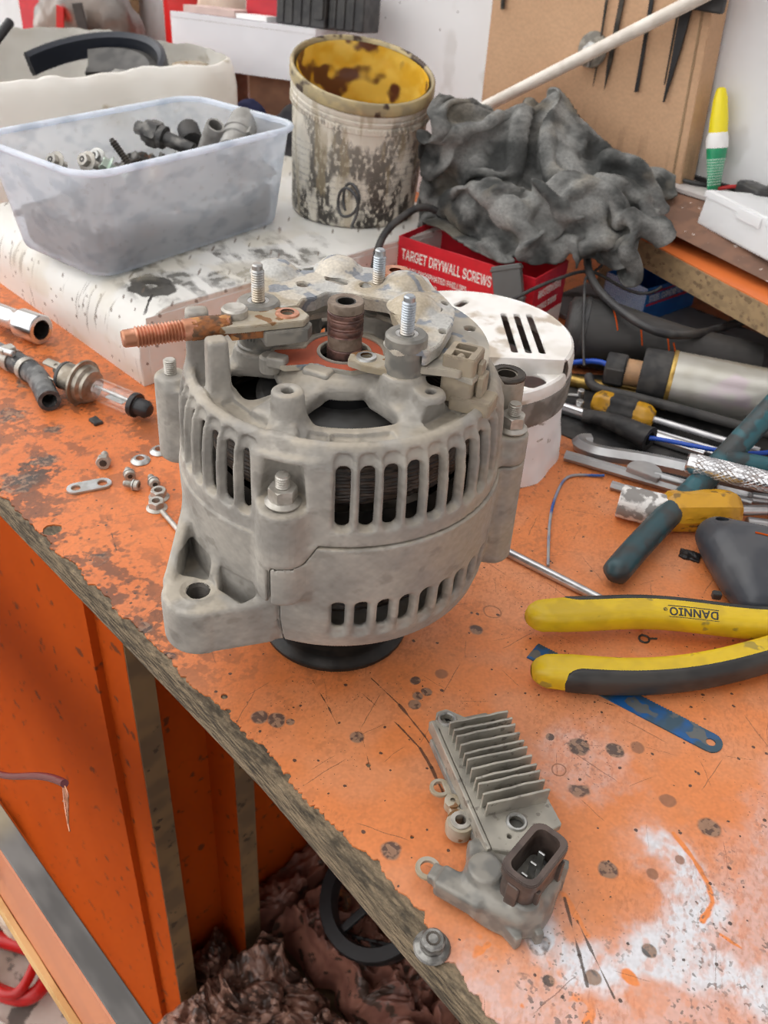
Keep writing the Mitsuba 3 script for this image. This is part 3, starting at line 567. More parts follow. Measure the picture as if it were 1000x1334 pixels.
# shaft with the two slip rings
S = part(A, 'shaft', lathe([(0, 120), (6.6, 120), (6.6, 174), (3.4, 174), (3.4, 168), (0, 168)], 40), 'dark_steel', 30, 'shaft end')
part(S, 'slip_ring', lathe([(6.5, 160.5)] + [(7.35 - .18 * (i % 2) * (i % 3 > 0), 160.5 + i * .6) for i in range(17)] + [(6.5, 170.6)], 40), 'slip_copper', 30, 'brown worn copper slip ring')
part(S, 'slip_ring', lathe([(6.5, 144.5)] + [(7.3 - .15 * (i % 2), 144.5 + i * .6) for i in range(18)] + [(6.5, 155.2)], 40), 'slip_copper', 30, 'brown worn copper slip ring')
part(S, 'insulator', lathe([(6.5, 155.2), (7.0, 155.2), (7.0, 160.5), (6.5, 160.5)], 40), 'bakelite', 30, 'brown insulating band between the rings')
part(S, 'insulator', lathe([(6.5, 170.5), (7.2, 170.6), (7.3, 173.4), (6.9, 174.3), (4.4, 174.3), (3.6, 173.6), (3.5, 169)], 40), 'bakelite', 30)
# red gasket round the bore
gk = unary_union([Point(0, 0).buffer(16), Polygon([pol(14, -135), pol(27.5, -128), pol(29, -115), pol(27, -101), pol(15, -85)]).buffer(1.2), Polygon([(6, -14), (14, -9), (18, 2), (12, 10), (4, 12)]).buffer(1)]).buffer(1.5).buffer(-1.5).difference(Point(0, 0).buffer(11.2))
part(A, 'gasket', ext(gk, 150.8, 152.0, .3), 'red_gasket', 30, 'red insulating gasket round the shaft')
rim = gk.buffer(1.3).difference(gk.buffer(-.1)); part(A, 'gasket_lip', ext(rim, 150.4, 152.6, .4), 'sand_aluminium', 30)
# pulley
part(A, 'pulley', lathe([(0, 0), (30, 0), (34.5, .4), (36.4, 2), (36.4, 3.6), (35, 4.6), (33.6, 6.2)] + [q for i in range(5) for q in ((31.2, 7.8 + i * 3.4), (33.8, 9.5 + i * 3.4))] + [(34, 25), (34, 27), (27, 28), (20, 28), (20, 50), (0, 50)], 72), 'pulley_black', 35, 'blackened steel grooved pulley')
# through bolts and nuts
for i, ((x, y), z1, r) in enumerate(BOLTS):
    if i == 3: continue
    flange = i < 2
    n_ = part(A, 'through_bolt', move(thread(2.9, -3, 12.5 if flange else 7, 1.0, .5), (x, y, z1)), 'dull_zinc', 25, 'bolt end')
    if flange: part(n_, 'flange_nut', tm(hexa(9.6, 1.4, 7.0) + man(lathe([(0, 0), (6.6, 0), (6.8, .6), (5.4, 1.9), (0, 1.9)], 36)) - m3.Manifold.cylinder(20, 2.2, 2.2, 24, True)) if False else [tm(hexa(9.6, 1.4, 7.0)).apply_translation((x, y, z1)), move(lathe([(0, -.1), (6.6, -.1), (6.9, .6), (5.4, 2), (0, 2)], 36), (x, y, z1))], 'dull_zinc', 25, 'hexagon flange nut')
# rectifier: lower plate, upper plate with domes, pedestals, studs
def arc(r0, r1, a0, a1, n=40):
    t = np.linspace(a0, a1, n); return Polygon([pol(r1, q) for q in t] + [pol(r0, q) for q in t[::-1]])
low = unary_union([arc(27, 59, 14, 160, 60), arc(24, 40, 150, 215)]).buffer(2).buffer(-2)
holes = [Point(*pol(r, q)).buffer(s) for r, q, s in ((54, 62, 2.3), (50, 40, 1.6), (44, 52, 2.0), (55, 34, 1.4), (55, 82, 1.8), (50, 100, 1.6), (41, 32, 1.6), (53, 20, 1.3), (36, 60, 2.4))]
L = part(A, 'lower_plate', ext(low.difference(unary_union(holes)), 156, 158.6, .7), 'sand_aluminium', 35, 'sand-coloured lower heat sink plate with holes')
def dome(r, h): return lathe([(0, h), (r * .35, h * .97), (r * .62, h * .8), (r * .82, h * .5), (r * .95, h * .18), (r * 1.12, 0), (0, -.5)], 36)
for r, q, s in ((45, 47, 8.5), (43, 80, 9)): part(L, 'diode_dome', move(dome(s, 2.6), (*pol(r, q), 158.5)), 'sand_aluminium', 50)
bl = [pol(33, -141), pol(40, -152), pol(52, -172), pol(53, 172), pol(54, 150), pol(50, 128), pol(54, 112), pol(55, 98), pol(49, 86), pol(46, 74), pol(46, 60), pol(43, 42), pol(42, 20), pol(43, 4), pol(37, -12), pol(27, -10), pol(24, 6), pol(22, 30), pol(19, 60), pol(22, 84), pol(19, 112), pol(21, 135), pol(24, 158), pol(20, 178), pol(22, -168), pol(20, -148), pol(26, -138)]
up = Polygon(bl).buffer(-2.5).buffer(5).buffer(-2.5)
cut = [Point(*pol(r, q)).buffer(s) for r, q, s in ((33, 172, 2.4), (30, 122, 2.5), (36, 90, 1.6), (28, 58, 2.2), (38, 58, 1.6), (40, 30, 1.5), (50, 118, 1.5), (47, 165, 1.4), (50, 136, 1.3), (43, 66, 1.3), (27, 36, 1.4))] + [LineString([pol(40, 98), pol(44, 90)]).buffer(1.5), LineString([pol(31, 140), pol(35, 150)]).buffer(1.8), LineString([pol(26, 78), pol(30, 66)]).buffer(1.4), LineString([pol(47, 152), pol(47, 160)]).buffer(1.2)]
def wavy(m, z):
    v = m.vertices; d = sum(h * np.exp(-((v[:, 0] - x) ** 2 + (v[:, 1] - y) ** 2) / s ** 2) for x, y, s, h in ((-50, 2, 13, 1.2), (-34, 27, 13, 1.2), (-4, 38, 14, 1.6), (14, 26, 14, 1.4), (-20, 10, 9, -1.0), (-16, 44, 8, -1.2), (3, 52, 8, -1.6), (-55, 20, 8, -1.8), (42, 12, 8, -1.5), (30, 40, 8, -1.8)))
    m.vertices = v + np.stack([d * 0, d * 0, d], 1); return m
upm = ext(up.difference(unary_union(cut)), 166.4, 168.8, .8); upm = trimesh.Trimesh(*trimesh.remesh.subdivide_to_size(upm.vertices, upm.faces, 2.5)); upm.merge_vertices()
U = part(A, 'upper_plate', wavy(upm, 0), 'upper_plate', 40, 'dusty blue-grey upper rectifier plate')
up = up.difference(Point(33, 1.5).buffer(8.4)); skirt = up.buffer(-.3).difference(up.buffer(-1.9)); part(U, 'folded_edge', wavy(ext(skirt, 162.5, 167.4, .4), 0), 'upper_plate', 40)
for x, y, r, h in ((-49.5, 3, 9.6, 4.6), (-36, 27.5, 9.8, 5.0), (-5.5, 38.5, 10, 5.4), (12.5, 26, 10, 5.0)): part(U, 'diode_dome', move(dome(r, h), (x, y, 169.4)), 'upper_plate', 50)
STUDS = [((-27.5, -22.5), 150, 170.6, 8.2, 15), ((-14, 31), 156, 168.8, 6.8, 15.5), ((33, 1.5), 150, 172.6, 7.7, 15)]
for (x, y), z0, z1, r, h in STUDS:
    p_ = part(A, 'pedestal', move(lathe([(0, z0), (r + .8, z0), (r + .8, z0 + 2), (r, z0 + 2.6), (r, z1 - 5.4), (r + .5, z1 - 5), (r + .5, z1 - 1), (r - .4, z1), (4.4, z1), (4.2, z1 - 2), (0, z1 - 2)], 44), (x, y, 0)), 'grey_plastic', 35, 'grey insulating pedestal')
    if r > 8: part(p_, 'knurled_collar', [move(bx(-.5, .5, -.45, .45, z0 + 6, z1 - 6, 0), (x + (r + .05) * math.cos(t), y + (r + .05) * math.sin(t), 0), math.degrees(t)) for t in np.arange(40) * 2 * np.pi / 40], 'grey_plastic', False, 'fine ribs round the pedestal', kind='stuff')
    part(p_, 'washer', move(lathe([(2.9, z1 - 1.2), (5, z1 - 1.2), (5, z1 - .2), (2.9, z1 - .2)], 32), (x, y, 0)), 'zinc', 30, 'bright washer')
    part(p_, 'stud', move(lathe([(0, z1 - 2)] + [(2.75 - .38 * (i % 2), z1 - 2 + i * .5) for i in range(int((h - 2.5) / .5) + 4)] + [(2.2, z1 + h - 2.2), (2.2, z1 + h - .6), (1.7, z1 + h), (0, z1 + h)], 24), (x, y, 0)), 'stud_zinc', 20, 'zinc-plated threaded stud')
# copper eyelet behind the second stud
part(A, 'eyelet', move(lathe([(2.8, 0), (6.2, 0), (6.2, 1.6), (2.8, 1.6)], 32), (-18.5, 45.5, 168.6)), 'copper', 30, 'copper eyelet beside the rear stud')
# output terminal: bracket, screws, copper bolt
bd = vec(-.33, -.944); bo = vec(-12, -20); bp = vec(.944, -.33)
br = Polygon([bo + bd * s + bp * t for s, t in ((-7, 3), (-4, 6.5), (4, 6), (20, 5), (28, 3.6), (28, -3.6), (20, -4.5), (10, -9), (0, -6), (-6, -4))]).buffer(-1).buffer(2)
t_ = part(A, 'terminal_bracket', ext(br.difference(Point(*bo).buffer(2.6)), 166.6, 169.6, .6), 'bracket_tan', 35, 'tan stained terminal bracket')
part(t_, 'insulator_block', ext(Polygon([bo + bd * s + bp * t for s, t in ((-8, 4), (-5, 8), (11, 7.6), (11, -3), (-5, -4))]).buffer(.8), 160.6, 166.6, .7), 'grey_plastic', 35, 'grey block under the bracket')
part(t_, 'eyelet', move(lathe([(2.4, 169.4), (4.9, 169.4), (4.6, 170.2), (2.8, 170.4)], 28), (*bo, 0)), 'copper', 30, 'copper eyelet')
sh = bo + bd * 20 + bp * -4.4; part(t_, 'screw_head', move(lathe([(0, 169.4), (5, 169.4), (5.2, 170), (5.2, 172.4), (4.4, 173.2), (2.6, 172.9), (0, 172.7)], 32), (*sh, 0)), 'dull_zinc', 35, 'round screw head')
P3 = lambda s, t, z: np.array([*(bo + bd * s + bp * t), z])
part(t_, 'copper_bolt', between(lathe([(0, 0), (3.4, 0), (3.6, 4), (3.6, 12), (4.2, 12.5), (4.2, 17)] + [q for i in range(15) for q in ((4.1, 17.3 + i * 1.25), (3.35, 17.9 + i * 1.25))] + [(3.4, 36), (3.3, 39.4), (2.8, 40.2), (0, 40.2)], 28), P3(24, 0, 168.6), P3(66, 0, 168.0)), 'copper', 25, 'copper threaded output bolt')
part(t_, 'rusty_sleeve', rough(between(lathe([(0, 0), (3.2, 0), (4.0, 3), (4.35, 8), (4.4, 15), (4.0, 16.5), (0, 16.5)], 28), P3(23, 0, 168.4), P3(66, 0, 168.0)), .35, 1.6, 3, 1.0), 'rust', 40, 'rusted neck of the bolt')
part(t_, 'bus_strip', ext(Polygon([bo + bd * s + bp * t for s, t in ((6, 6.2), (24, 4.4), (24, -1), (6, 1))]), 163.4, 166.5, .3), 'rust', 30, 'rust-brown strip')
# small eyelet bracket at the third stud, flat tongue and plug on the right
e0 = vec(18.8, -5.4); eb = Polygon([e0 + q for q in ((-6, -2), (-4.5, 4.5), (2, 6), (14, 9), (15, 2), (4.5, -4), (-3, -6))]).buffer(-.8).buffer(1.6)
e_ = part(A, 'sensor_tab', ext(eb.difference(Point(*e0).buffer(2.2)), 155.4, 158.6, .5), 'bracket_tan', 35, 'tan metal tab with an eyelet')
part(e_, 'eyelet', move(lathe([(2.1, 158.4), (4.2, 158.4), (3.9, 159.4), (2.4, 159.6)], 28), (*e0, 0)), 'zinc', 30, 'bright eyelet')
part(A, 'tongue', ext(Polygon([(33, 10), (30, 20), (44, 26), (49, 20), (52, 12), (47, 8.6), (40, 3)]).buffer(-.6).buffer(1.2), 157.8, 161, .6), 'sand_aluminium', 35, 'flat tongue beside the pedestal')
K = part(A, 'plug_socket', tm(man(ext(rrect(13, 14, 1.5), 146, 166, .8)) - man(ext(rrect(8, 5, 1, 0, 2.6), 158, 170)) - man(bx(-3.4, 3.4, -6, -1.2, 163.4, 170))).apply_transform(trimesh.transformations.rotation_matrix(math.radians(24), (0, 0, 1))).apply_translation((47.5, 19, 0)), 'tan_plastic', 30, 'tan plastic plug socket')
part(K, 'foot', move(ext(rrect(17, 12, 1.5), 143, 149.5, .8), (54, 20, 0), 24), 'tan_plastic', 30)
part(K, 'clip', [move(bx(-2.6, 2.6, 6.6, 8.6, 150, 163, .5), (47.5, 19, 0), -66), move(bx(-4, 4, 7.4, 10, 149, 158, .6), (47.5, 19, 0), -66), move(lathe([(0, 162.6), (1.6, 162.6), (1.6, 165.2), (.9, 166), (0, 166)], 16), (49.3, 15.4, 0))], 'tan_plastic', 30)
part(A, 'cast_clip', [move(bx(-4, 4, -3, 3, 150, 155, 1.2), (-9, -27.5, 0), 30), move(lathe([(0, 146), (4.4, 146), (4.4, 152), (3.4, 153), (0, 153)], 20), (-14.5, -27, 0)), move(bx(-6, 6, -3.4, 3.4, 149, 152.6, 1.4), (5.5, -18.5, 0), 20)], 'cast_aluminium', 40)
part(A, 'bush', [move(rough(lathe([(4.0, 136.8), (8.2, 136.8), (8.3, 137.9), (7.4, 138.6), (4.6, 138.3)], 40), .35, 2.0, 4, 1.0), (37.5, 62, 0)), move(lathe([(0, 127), (4.1, 127), (4.1, 137.5), (3.9, 137.5), (3.8, 128), (0, 128)], 24), (37.5, 62, 0))], 'dark_steel', 40, 'dark worn bush in the tall ear')

# ---------------------------------------------------------------- voltage regulator lying in front
V = tag('voltage_regulator', 'finned grey regulator with brown plug socket, lying on the bench before the alternator', 'regulator')
ra, rb = vec(.895, -.445, 0), vec(.445, .895, 0); rO = vec(96.4, -20.5, 0)
def RF(m): return frame(m, rO, ra, (0, 0, 1))
base = unary_union([Polygon([(-3.5, -1.6), (55, -1.6), (57.5, 4), (52, 27.5), (40, 27.2), (-3.5, 27)]), Polygon([(-3, -1), (-7, -2.6), (-12.5, 0), (-13, 4), (-9, 8), (-3, 14)])]).buffer(-.8).buffer(1.6)
base = base.difference(Point(-8, 2.4).buffer(3.0)).difference(Point(47.2, 11).buffer(3.6)).difference(Point(50.6, 17.8).buffer(1.1)).difference(Point(52, 6).buffer(1.0))
HS = part(V, 'heat_sink', RF(ext(base, 13.6, 17, .5)), 'fin_aluminium', 35, 'grey aluminium heat sink plate')
for i in range(11):
    u = i * 4.11; bend = .5 * math.sin(i * 2.1)
    fin = bx(u - .55, u + .55, 0, 26.6, 16.2, 25.4 - (i == 0) * .6, .3); fin = trimesh.Trimesh(*trimesh.remesh.subdivide_to_size(fin.vertices, fin.faces, 3)); fin.merge_vertices(); v = fin.vertices
    t = np.clip((v[:, 2] - 17) / 8, 0, 1); v[:, 0] += t * (bend + .7 * nrm(v * [0, 1, 0] + [0, i * 40, 0], 7, i)); v[:, 2] += t * .5 * nrm(v * [0, 1, 0] + [9, i * 30, 0], 3, i); fin.vertices = v
    part(HS, 'fin', RF(fin), 'fin_aluminium', 30)
part(HS, 'side_flange', RF([bx(-9.5, 55, -4.4, -2.6, 8.6, 16.6, .5), bx(-11.5, -8, -4.4, 3, 8, 14, .6)]), 'fin_aluminium', 30, 'worn pale edge strip of the heat sink')
for u, v_ in ((-8, 2.4), (47.2, 11)): part(HS, 'bush', RF(move(lathe([(2.7, 8), (4.3, 8), (4.3, 17.2), (3.9, 18), (3.1, 18), (2.7, 17.2)], 32), (u, v_, 0))), 'zinc', 30, 'bright bush ring in the plate')
RG = Grid((-16, -34, -1), (94, 34, 34), .6)
RG.poly(Polygon([(-11, -2.5), (54, -2.5), (54, 24), (-11, 23)]), 3.0, 13.4, 1.0, 0)
RG.poly(Polygon([(-6, -5.6), (52, -4.8), (52, 0), (-6, 0)]), 4.5, 9.5, .8, 1.0)
RG.cyl((66, 2), 17, 1.2, 14, 5, r1=13); RG.poly(Polygon([(46, -8), (62, -15), (72, -15), (83, -3), (84, 6), (72, 20), (50, 22)]), .8, 13.0, 2.0, 3)
RG.cyl((62, -8), 8, 6, 17.5, 3, r1=6.5); RG.cyl((77, 2), 7, 3, 17, 3, r1=5)
RG.box((63.5, -17.5), 42, 9.5, 4.8, 3.2, 12, 1.6, 2.5); RG.box((55.8, -23), 42, 4.0, 3.6, 4.6, 9.8, 1.2, 1.5)
RG.cyl((64, -15.5), 1.8, 8, 12.8, .6); RG.box((83, -4), 20, 3.2, 1.6, 0.0, 7, .6, 1); RG.box((83.5, 5), 0, 3.2, 1.6, 0.0, 7, .6, 1); RG.box((68, 20), 60, 3, 2, 2, 18, .6, 1)
part(V, 'body', RF(RG.mesh()), 'grey_plastic', True, 'grey moulded body with feet')
cd = math.degrees(math.atan2(18, -11.5)); CP = lambda m: RF(move(m, (69, 7, 0), cd, 0, 0))
sh_o, sh_i = rrect(25, 13.6, 4.2), rrect(21.4, 10.2, 3.2)
shroud = tm(man(ext(sh_o, 9, 30.5, .8)) + man(ext(rrect(27, 15.4, 4.8), 25.5, 30.5, .9)) + man(ext(rrect(25.8, 14.4, 4.4), 9, 11.5, .5)) - man(ext(sh_i, 13.5, 40)))
C_ = part(V, 'plug_shroud', CP(shroud), 'brown_plastic', 35, 'dark brown oval plug shroud')
part(C_, 'rib', CP([bx(-9, -7, -8.4, -6.4, 9, 24, .4), bx(7, 9, -8.4, -6.4, 9, 24, .4), bx(12.4, 14, -3, 3, 11, 25, .5), bx(-14, -12.4, -2.4, 2.4, 9, 26, .5)]), 'brown_plastic', 30)
for x in (-5.6, .4, 6): part(C_, 'pin', CP(bx(x - .5, x + .5, -1.4, 1.4, 13, 24, .3)), 'zinc', 30, 'bright contact pin')
part(C_, 'socket_floor', CP(ext(rrect(21, 9.8, 3), 12.6, 14.2)), 'black_plastic', 30)
def eyelet(x, y, z, ro, ri, t, up=0): return lathe([(ri, z - t / 2), (ro, z - t / 2), (ro + .05, z), (ro, z + t / 2), (ri, z + t / 2), (ri - .1, z)], 36) if False else move(lathe([(ri, -t / 2), (ro - .2, -t / 2), (ro, -t / 2 + .3), (ro, t / 2 - .3), (ro - .2, t / 2), (ri, t / 2), (ri, -t / 2)], 36), (x, y, z))
part(V, 'eyelet_lug', RF([eyelet(51, -26, 6.6, 4.9, 3.0, 1.5), move(bx(0, 9, -1.7, 1.7, 6.0, 7.2, .4), (54.5, -23.6, 0), 42)]), 'bracket_tan', 30, 'ring lug on the end of the arm')
part(V, 'eyelet_lug', RF([eyelet(17.4, -8.9, 6.2, 4.4, 2.8, 1.6), bx(14.6, 24, -7.4, -4, 5.4, 7, .5)]), 'bracket_tan', 30, 'ring lug beside the fins')
b_ = part(V, 'terminal_boss', RF([lathe([(2.3, 3), (5.6, 3), (5.9, 7), (5.4, 9.8), (2.3, 9.8)], 36).apply_translation((36.5, -7.4, 0)), bx(24, 34, -9.4, -4.6, 3.2, 8.6, 1.2), move(lathe([(1.0, 5), (3.3, 5), (3.3, 9.4), (2.4, 9.8), (1.0, 9.8)], 24), (26.5, -7, 0))]), 'bracket_tan', 35, 'tan terminal boss with a rusty ring')
part(b_, 'ring', RF(eyelet(36.5, -7.4, 10.2, 4.2, 2.3, 1.0)), 'dull_zinc', 30)

# flange bolt at the bench edge
k = tag('flange_bolt', 'hexagon flange bolt lying head up at the chipped front edge of the bench', 'bolt')
part(k, 'flange', rough(move(lathe([(0, 0), (6.6, 0), (6.9, .7), (6.4, 1.5), (4.6, 2.2), (0, 2.2)], 40), (151, -84.6, 0)), .12, 1.2, 1, .8), 'worn_zinc', 30)
part(k, 'head', tm(hexa(8.6, 1.8, 6.6, 1.3) ^ m3.Manifold.cylinder(9, 4.75, 4.4, 40)).apply_translation((151, -84.6, 0)), 'worn_zinc', 25)
part(k, 'socket', move(lathe([(3.0, 6.65), (2.3, 5.9), (1.2, 5.7), (0, 5.7), (0, 6.3), (2.7, 6.75)], 24), (151, -84.6, 0)), 'dark_steel', 30, 'dark recess in the head')

# ---------------------------------------------------------------- pliers
P = tag('pliers', 'pliers with yellow and black rubber grips lying across the orange bench', 'pliers')
th = np.arange(32) * 2 * np.pi / 32
def sel(a, b, e=2.6): return np.stack([a * np.sign(np.cos(th)) * np.abs(np.cos(th)) ** (2 / e), b * np.sign(np.sin(th)) * np.abs(np.sin(th)) ** (2 / e)], 1)
def handle(pts, wid, hgt, n=70):
    path = spline(pts, n); L = np.r_[0, np.cumsum(np.linalg.norm(np.diff(path, axis=0), axis=1))]; t = L / L[-1]
    return path, t, np.stack([np.interp(t, *zip(*wid)), np.interp(t, *zip(*hgt))], 1)
def on_handle(h, tq, thq, off):
    path, t, sc = h; p = np.stack([np.interp(tq, t, path[:, i]) for i in range(3)], -1); g = np.gradient(path, axis=0); d = np.stack([np.interp(tq, t, g[:, i]) for i in range(3)], -1)
    d /= np.linalg.norm(d, axis=-1, keepdims=True); up = np.array([0, 0, 1.0]) - d * d[..., 2:3]; up /= np.linalg.norm(up, axis=-1, keepdims=True); side = np.cross(d, up)
    a, b = np.interp(tq, t, sc[:, 0]) + off, np.interp(tq, t, sc[:, 1]) + off; c, s = np.cos(thq), np.sin(thq); e = 2 / 2.6
    return p + side * (a * np.sign(c) * np.abs(c) ** e)[..., None] + up * (b * np.sign(s) * np.abs(s) ** e)[..., None]
W1 = [(0, 3.5), (.012, 5.6), (.04, 7.9), (.12, 9.0), (.3, 8.4), (.6, 8.2), (.8, 8.0), (.92, 8.8), (1, 9.4)]; H1 = [(0, 3.5), (.012, 5.2), (.04, 6.9), (.2, 7.4), (.8, 7.4), (1, 7.8)]
h1 = handle([(69.4, 67.0, 12.6), (75.5, 77.0, 12.6), (85.9, 90.5, 12.6), (103.2, 113.4, 12.6), (123.2, 132.9, 12.6), (138.6, 146, 12.4), (152.0, 159.2, 12), (166, 178, 11)], W1, H1)
h2 = handle([(92.4, 43.4, 8.9), (101.6, 53.4, 8.9), (112.4, 63.6, 8.9), (129.7, 82.7, 9), (143.0, 101.6, 9.6), (153.6, 121.9, 10), (163.6, 145.2, 10.5), (174.5, 171.2, 11)], W1, H1)
def patch(h, t0, t1, a0, a1, off, mesh_n=(60, 18)):
    """a raised pad with rounded ends over part of a grip"""
    tt = np.linspace(t0, t1, mesh_n[0]); w = np.clip(np.minimum(tt - t0, t1 - tt) / (.06), 0, 1); w = np.sqrt(1 - (1 - w) ** 2) * .92 + .08
    mid, hw = (a0 + a1) / 2, (a1 - a0) / 2; an = np.radians(mid + hw * w[:, None] * np.linspace(-1, 1, mesh_n[1])[None]); TT = np.repeat(tt[:, None], mesh_n[1], 1)
    e = np.ones(mesh_n); e[0] = e[-1] = 0; e[:, 0] = e[:, -1] = 0
    top = on_handle(h, TT, an, off * e - .3 * (1 - e)); bot = on_handle(h, TT, an, -1.2)
    n, m = mesh_n; V_ = np.vstack([top.reshape(-1, 3), bot.reshape(-1, 3)]); F = []; I = np.arange(n * m).reshape(n, m); q = np.stack([I[:-1, :-1], I[1:, :-1], I[1:, 1:], I[:-1, 1:]], -1).reshape(-1, 4)
    F = [q, q[:, ::-1] + n * m]; b_ = np.r_[I[0, :], I[1:, -1], I[-1, -2::-1], I[-2:0:-1, 0]]; b2 = np.roll(b_, -1); F.append(np.stack([b_, b2, b2 + n * m, b_ + n * m], 1))
    F = np.vstack(F); mm = trimesh.Trimesh(V_, np.vstack([F[:, [0, 1, 2]], F[:, [0, 2, 3]]]), process=False)
    if mm.volume < 0: mm.invert()
    return mm
for h, pads, nm in ((h1, [(.13, .93, 103, 205)], 'grip'), (h2, [(.09, .86, -66, 76)], 'grip')):
    g = part(P, 'grip', sweep(h[0], sel(1, 1), scale=h[2]), 'yellow_rubber', 60, 'scuffed yellow grip')
    for p_ in pads: part(g, 'grip_pad', patch(h, *p_, .55), 'grip_black', 50, 'black rubber pad set in the grip')
    c_ = on_handle(h, np.array([.985]), np.array([0.0]), 0)
    part(g, 'collar', sweep(h[0][-4:], sel(1, 1), scale=h[2][-4:] * 1.16), 'yellow_rubber', 50)
    if h is h1: G1 = g
# lettering on the first grip: runs from the jaws' side to the grip's end, so it stands on its head in the photograph
def wrap(mesh, t_at, mm_len, a_at, hgt):
    v = mesh.vertices; L = np.linalg.norm(np.diff(h1[0], axis=0), axis=1).sum()
    w = on_handle(h1, t_at - v[:, 0] / L, np.radians(a_at - (v[:, 1]) / 8.0 * 57.3), .06 + v[:, 2]); m = mesh.copy(); m.vertices = w; return m
tx = meshkit.text_mesh('DANNIO', 4.6, .12, True); wd = tx.bounds[1, 0]; tx.vertices[:, 0] *= 25.0 / wd
tx = trimesh.Trimesh(*trimesh.remesh.subdivide_to_size(tx.vertices, tx.faces, 1.2)); tx.vertices[:, 1] -= 2.3
rg = move(tm(m3.Manifold.cylinder(.12, 1.0, 1.0, 20) - m3.Manifold.cylinder(2, .72, .72, 20, True)), (27.2, -1.0, 0)); rr_ = meshkit.text_mesh('R', 1.0, .12); rr_.apply_translation((26.85, -1.5, 0))
ln = lambda y: trimesh.Trimesh(*trimesh.remesh.subdivide_to_size(*[getattr(bx(0, 25.4, y - .16, y + .16, 0, .12), q) for q in ('vertices', 'faces')], 1.2))
part(G1, 'lettering', [wrap(q, .655, 25, 58, 0) for q in (tx, rg, rr_, ln(3.3), ln(-3.3))], 'grip_black', False, 'black lettering on the yellow grip')
part(P, 'jaw', [ext(Polygon([(160, 172), (168, 168), (186, 184), (222, 214), (216, 222), (186, 208), (164, 186)]).buffer(1.5), 5, 16, 1)], 'dark_steel', 35)
part(P, 'rivet', move(lathe([(0, 16), (6, 16), (5, 17.5), (0, 18)], 28), (182, 192, 0)), 'dull_zinc', 35)

# hacksaw blade under the pliers
du = vec(.982, .186); dn = vec(-.186, .982); hc = vec(169.6, 78.7)
pl = [hc + du * s + dn * t for s, t in [(5.2 * math.cos(q) , 5.9 * math.sin(q)) for q in np.linspace(-1.57, 1.57, 14)]] 
teeth = [hc + du * s + dn * (5.9 + .55 * (i % 2)) for i, s in enumerate(np.arange(-8, -92, -.7))]
bl_ = Polygon(pl + teeth + [hc + du * -92 - dn * 5.9]).buffer(0).difference(Point(*hc).buffer(2.2))
add('hacksaw_blade', ext(bl_, .05, .75), 'blade_blue', False, 'worn blue hacksaw blade with an end hole, lying under the pliers', 'saw blade')
# steel rod between alternator and pliers
k = tag('steel_rod', 'bright thin steel rod running from behind the alternator to under the pliers', 'rod')
part(k, 'shank', rod((-60, 98.5, 2.6), (84, 118.6, 2.6), 2.6, n=24), 'brushed_steel', 40)
part(k, 'tip', rod((84, 118.6, 2.6), (107, 119.2, 1.6), 2.4, 1.2, n=20), 'dark_steel', 40, 'dark tapered tip')

# ---------------------------------------------------------------- small hardware on the left
def nut(key, x, y, rz, s=1.0, label=None, group=None, tilt=0):
    k = tag(num(key), label, 'nut', group)
    T_ = lambda m: move(m, (x, y, .02 + (1.2 if tilt else 0)), rz, tilt, 0).apply_translation((0, 0, 0))
    m = tm(hexa(8.4 * s, 1.2, 5.6 * s, .7) - m3.Manifold.cylinder(20, 2.5 * s, 2.5 * s, 24, True)); part(k, 'hexagon', T_(m), 'dull_zinc', 25)
    part(k, 'flange', T_(lathe([(2.5 * s, 0), (6.0 * s, 0), (6.2 * s, .5), (4.6 * s, 1.7), (2.5 * s, 1.7), (2.5 * s, 0)], 36)), 'dull_zinc', 30); return k
nut('flange_nut', -148, -10.4, 10, 1, 'flange nut next to the alternator, further of the two from the bench edge')
nut('flange_nut', -139.6, -17.2, 25, 1.0, 'flange nut next to the alternator, nearer of the two to the bench edge')
def washer(x, y, label):
    k = add(num('washer'), move(lathe([(2.6, 0), (5.9, 0), (6.2, .6), (5.6, 1.3), (4.0, 2.5), (2.8, 2.5), (2.6, 2.2), (2.6, 0)], 36), (x, y, 0)), 'zinc', 30, label, 'washer')
washer(-188.6, 1.6, 'flat zinc collar washer lying closest to the headlamp bulb tip'); washer(-190.5, 16.5, 'zinc collar washer half behind the alternator side')
def screw(x, y, rz, label, L=6, hd=3.6, z=3.4):
    k = tag(num('screw'), label, 'screw'); d = vec(math.cos(math.radians(rz)), math.sin(math.radians(rz)), 0); p = vec(x, y, z)
    part(k, 'head', between(lathe([(0, 0), (hd - .4, 0), (hd, .4), (hd, 2.4), (hd - .5, 2.9), (0, 2.9)], 24), p, p + d), 'dull_zinc', 30)
    part(k, 'washer', between(lathe([(0, 2.9), (hd + .3, 2.9), (hd + .3, 3.7), (0, 3.7)], 24), p, p + d), 'zinc', 30)
    part(k, 'thread', between(thread(2.1, 3.6, 3.6 + L, .9, .4, 16), p, p + d), 'dull_zinc', 25)
    part(k, 'recess', between(lathe([(0, -.12), (1.6, -.12), (1.6, .3), (0, .3)], 6), p, p + d), 'dark_steel', 30, 'dark drive recess')
screw(-173, -14.6, 160, 'short cross-head screw, nearest the two-hole link plate of the three', 5, 3.4); screw(-156.5, -7.5, 165, 'short screw lying between the two other cross-head screws and the alternator', 6, 3.4); screw(-161.5, -15.5, 215, 'small round-headed screw just before the pair of flange nuts', 6, 3.2)
k = tag('hex_bolt', 'small hexagon bolt standing alone beyond the two-hole link plate', 'bolt')
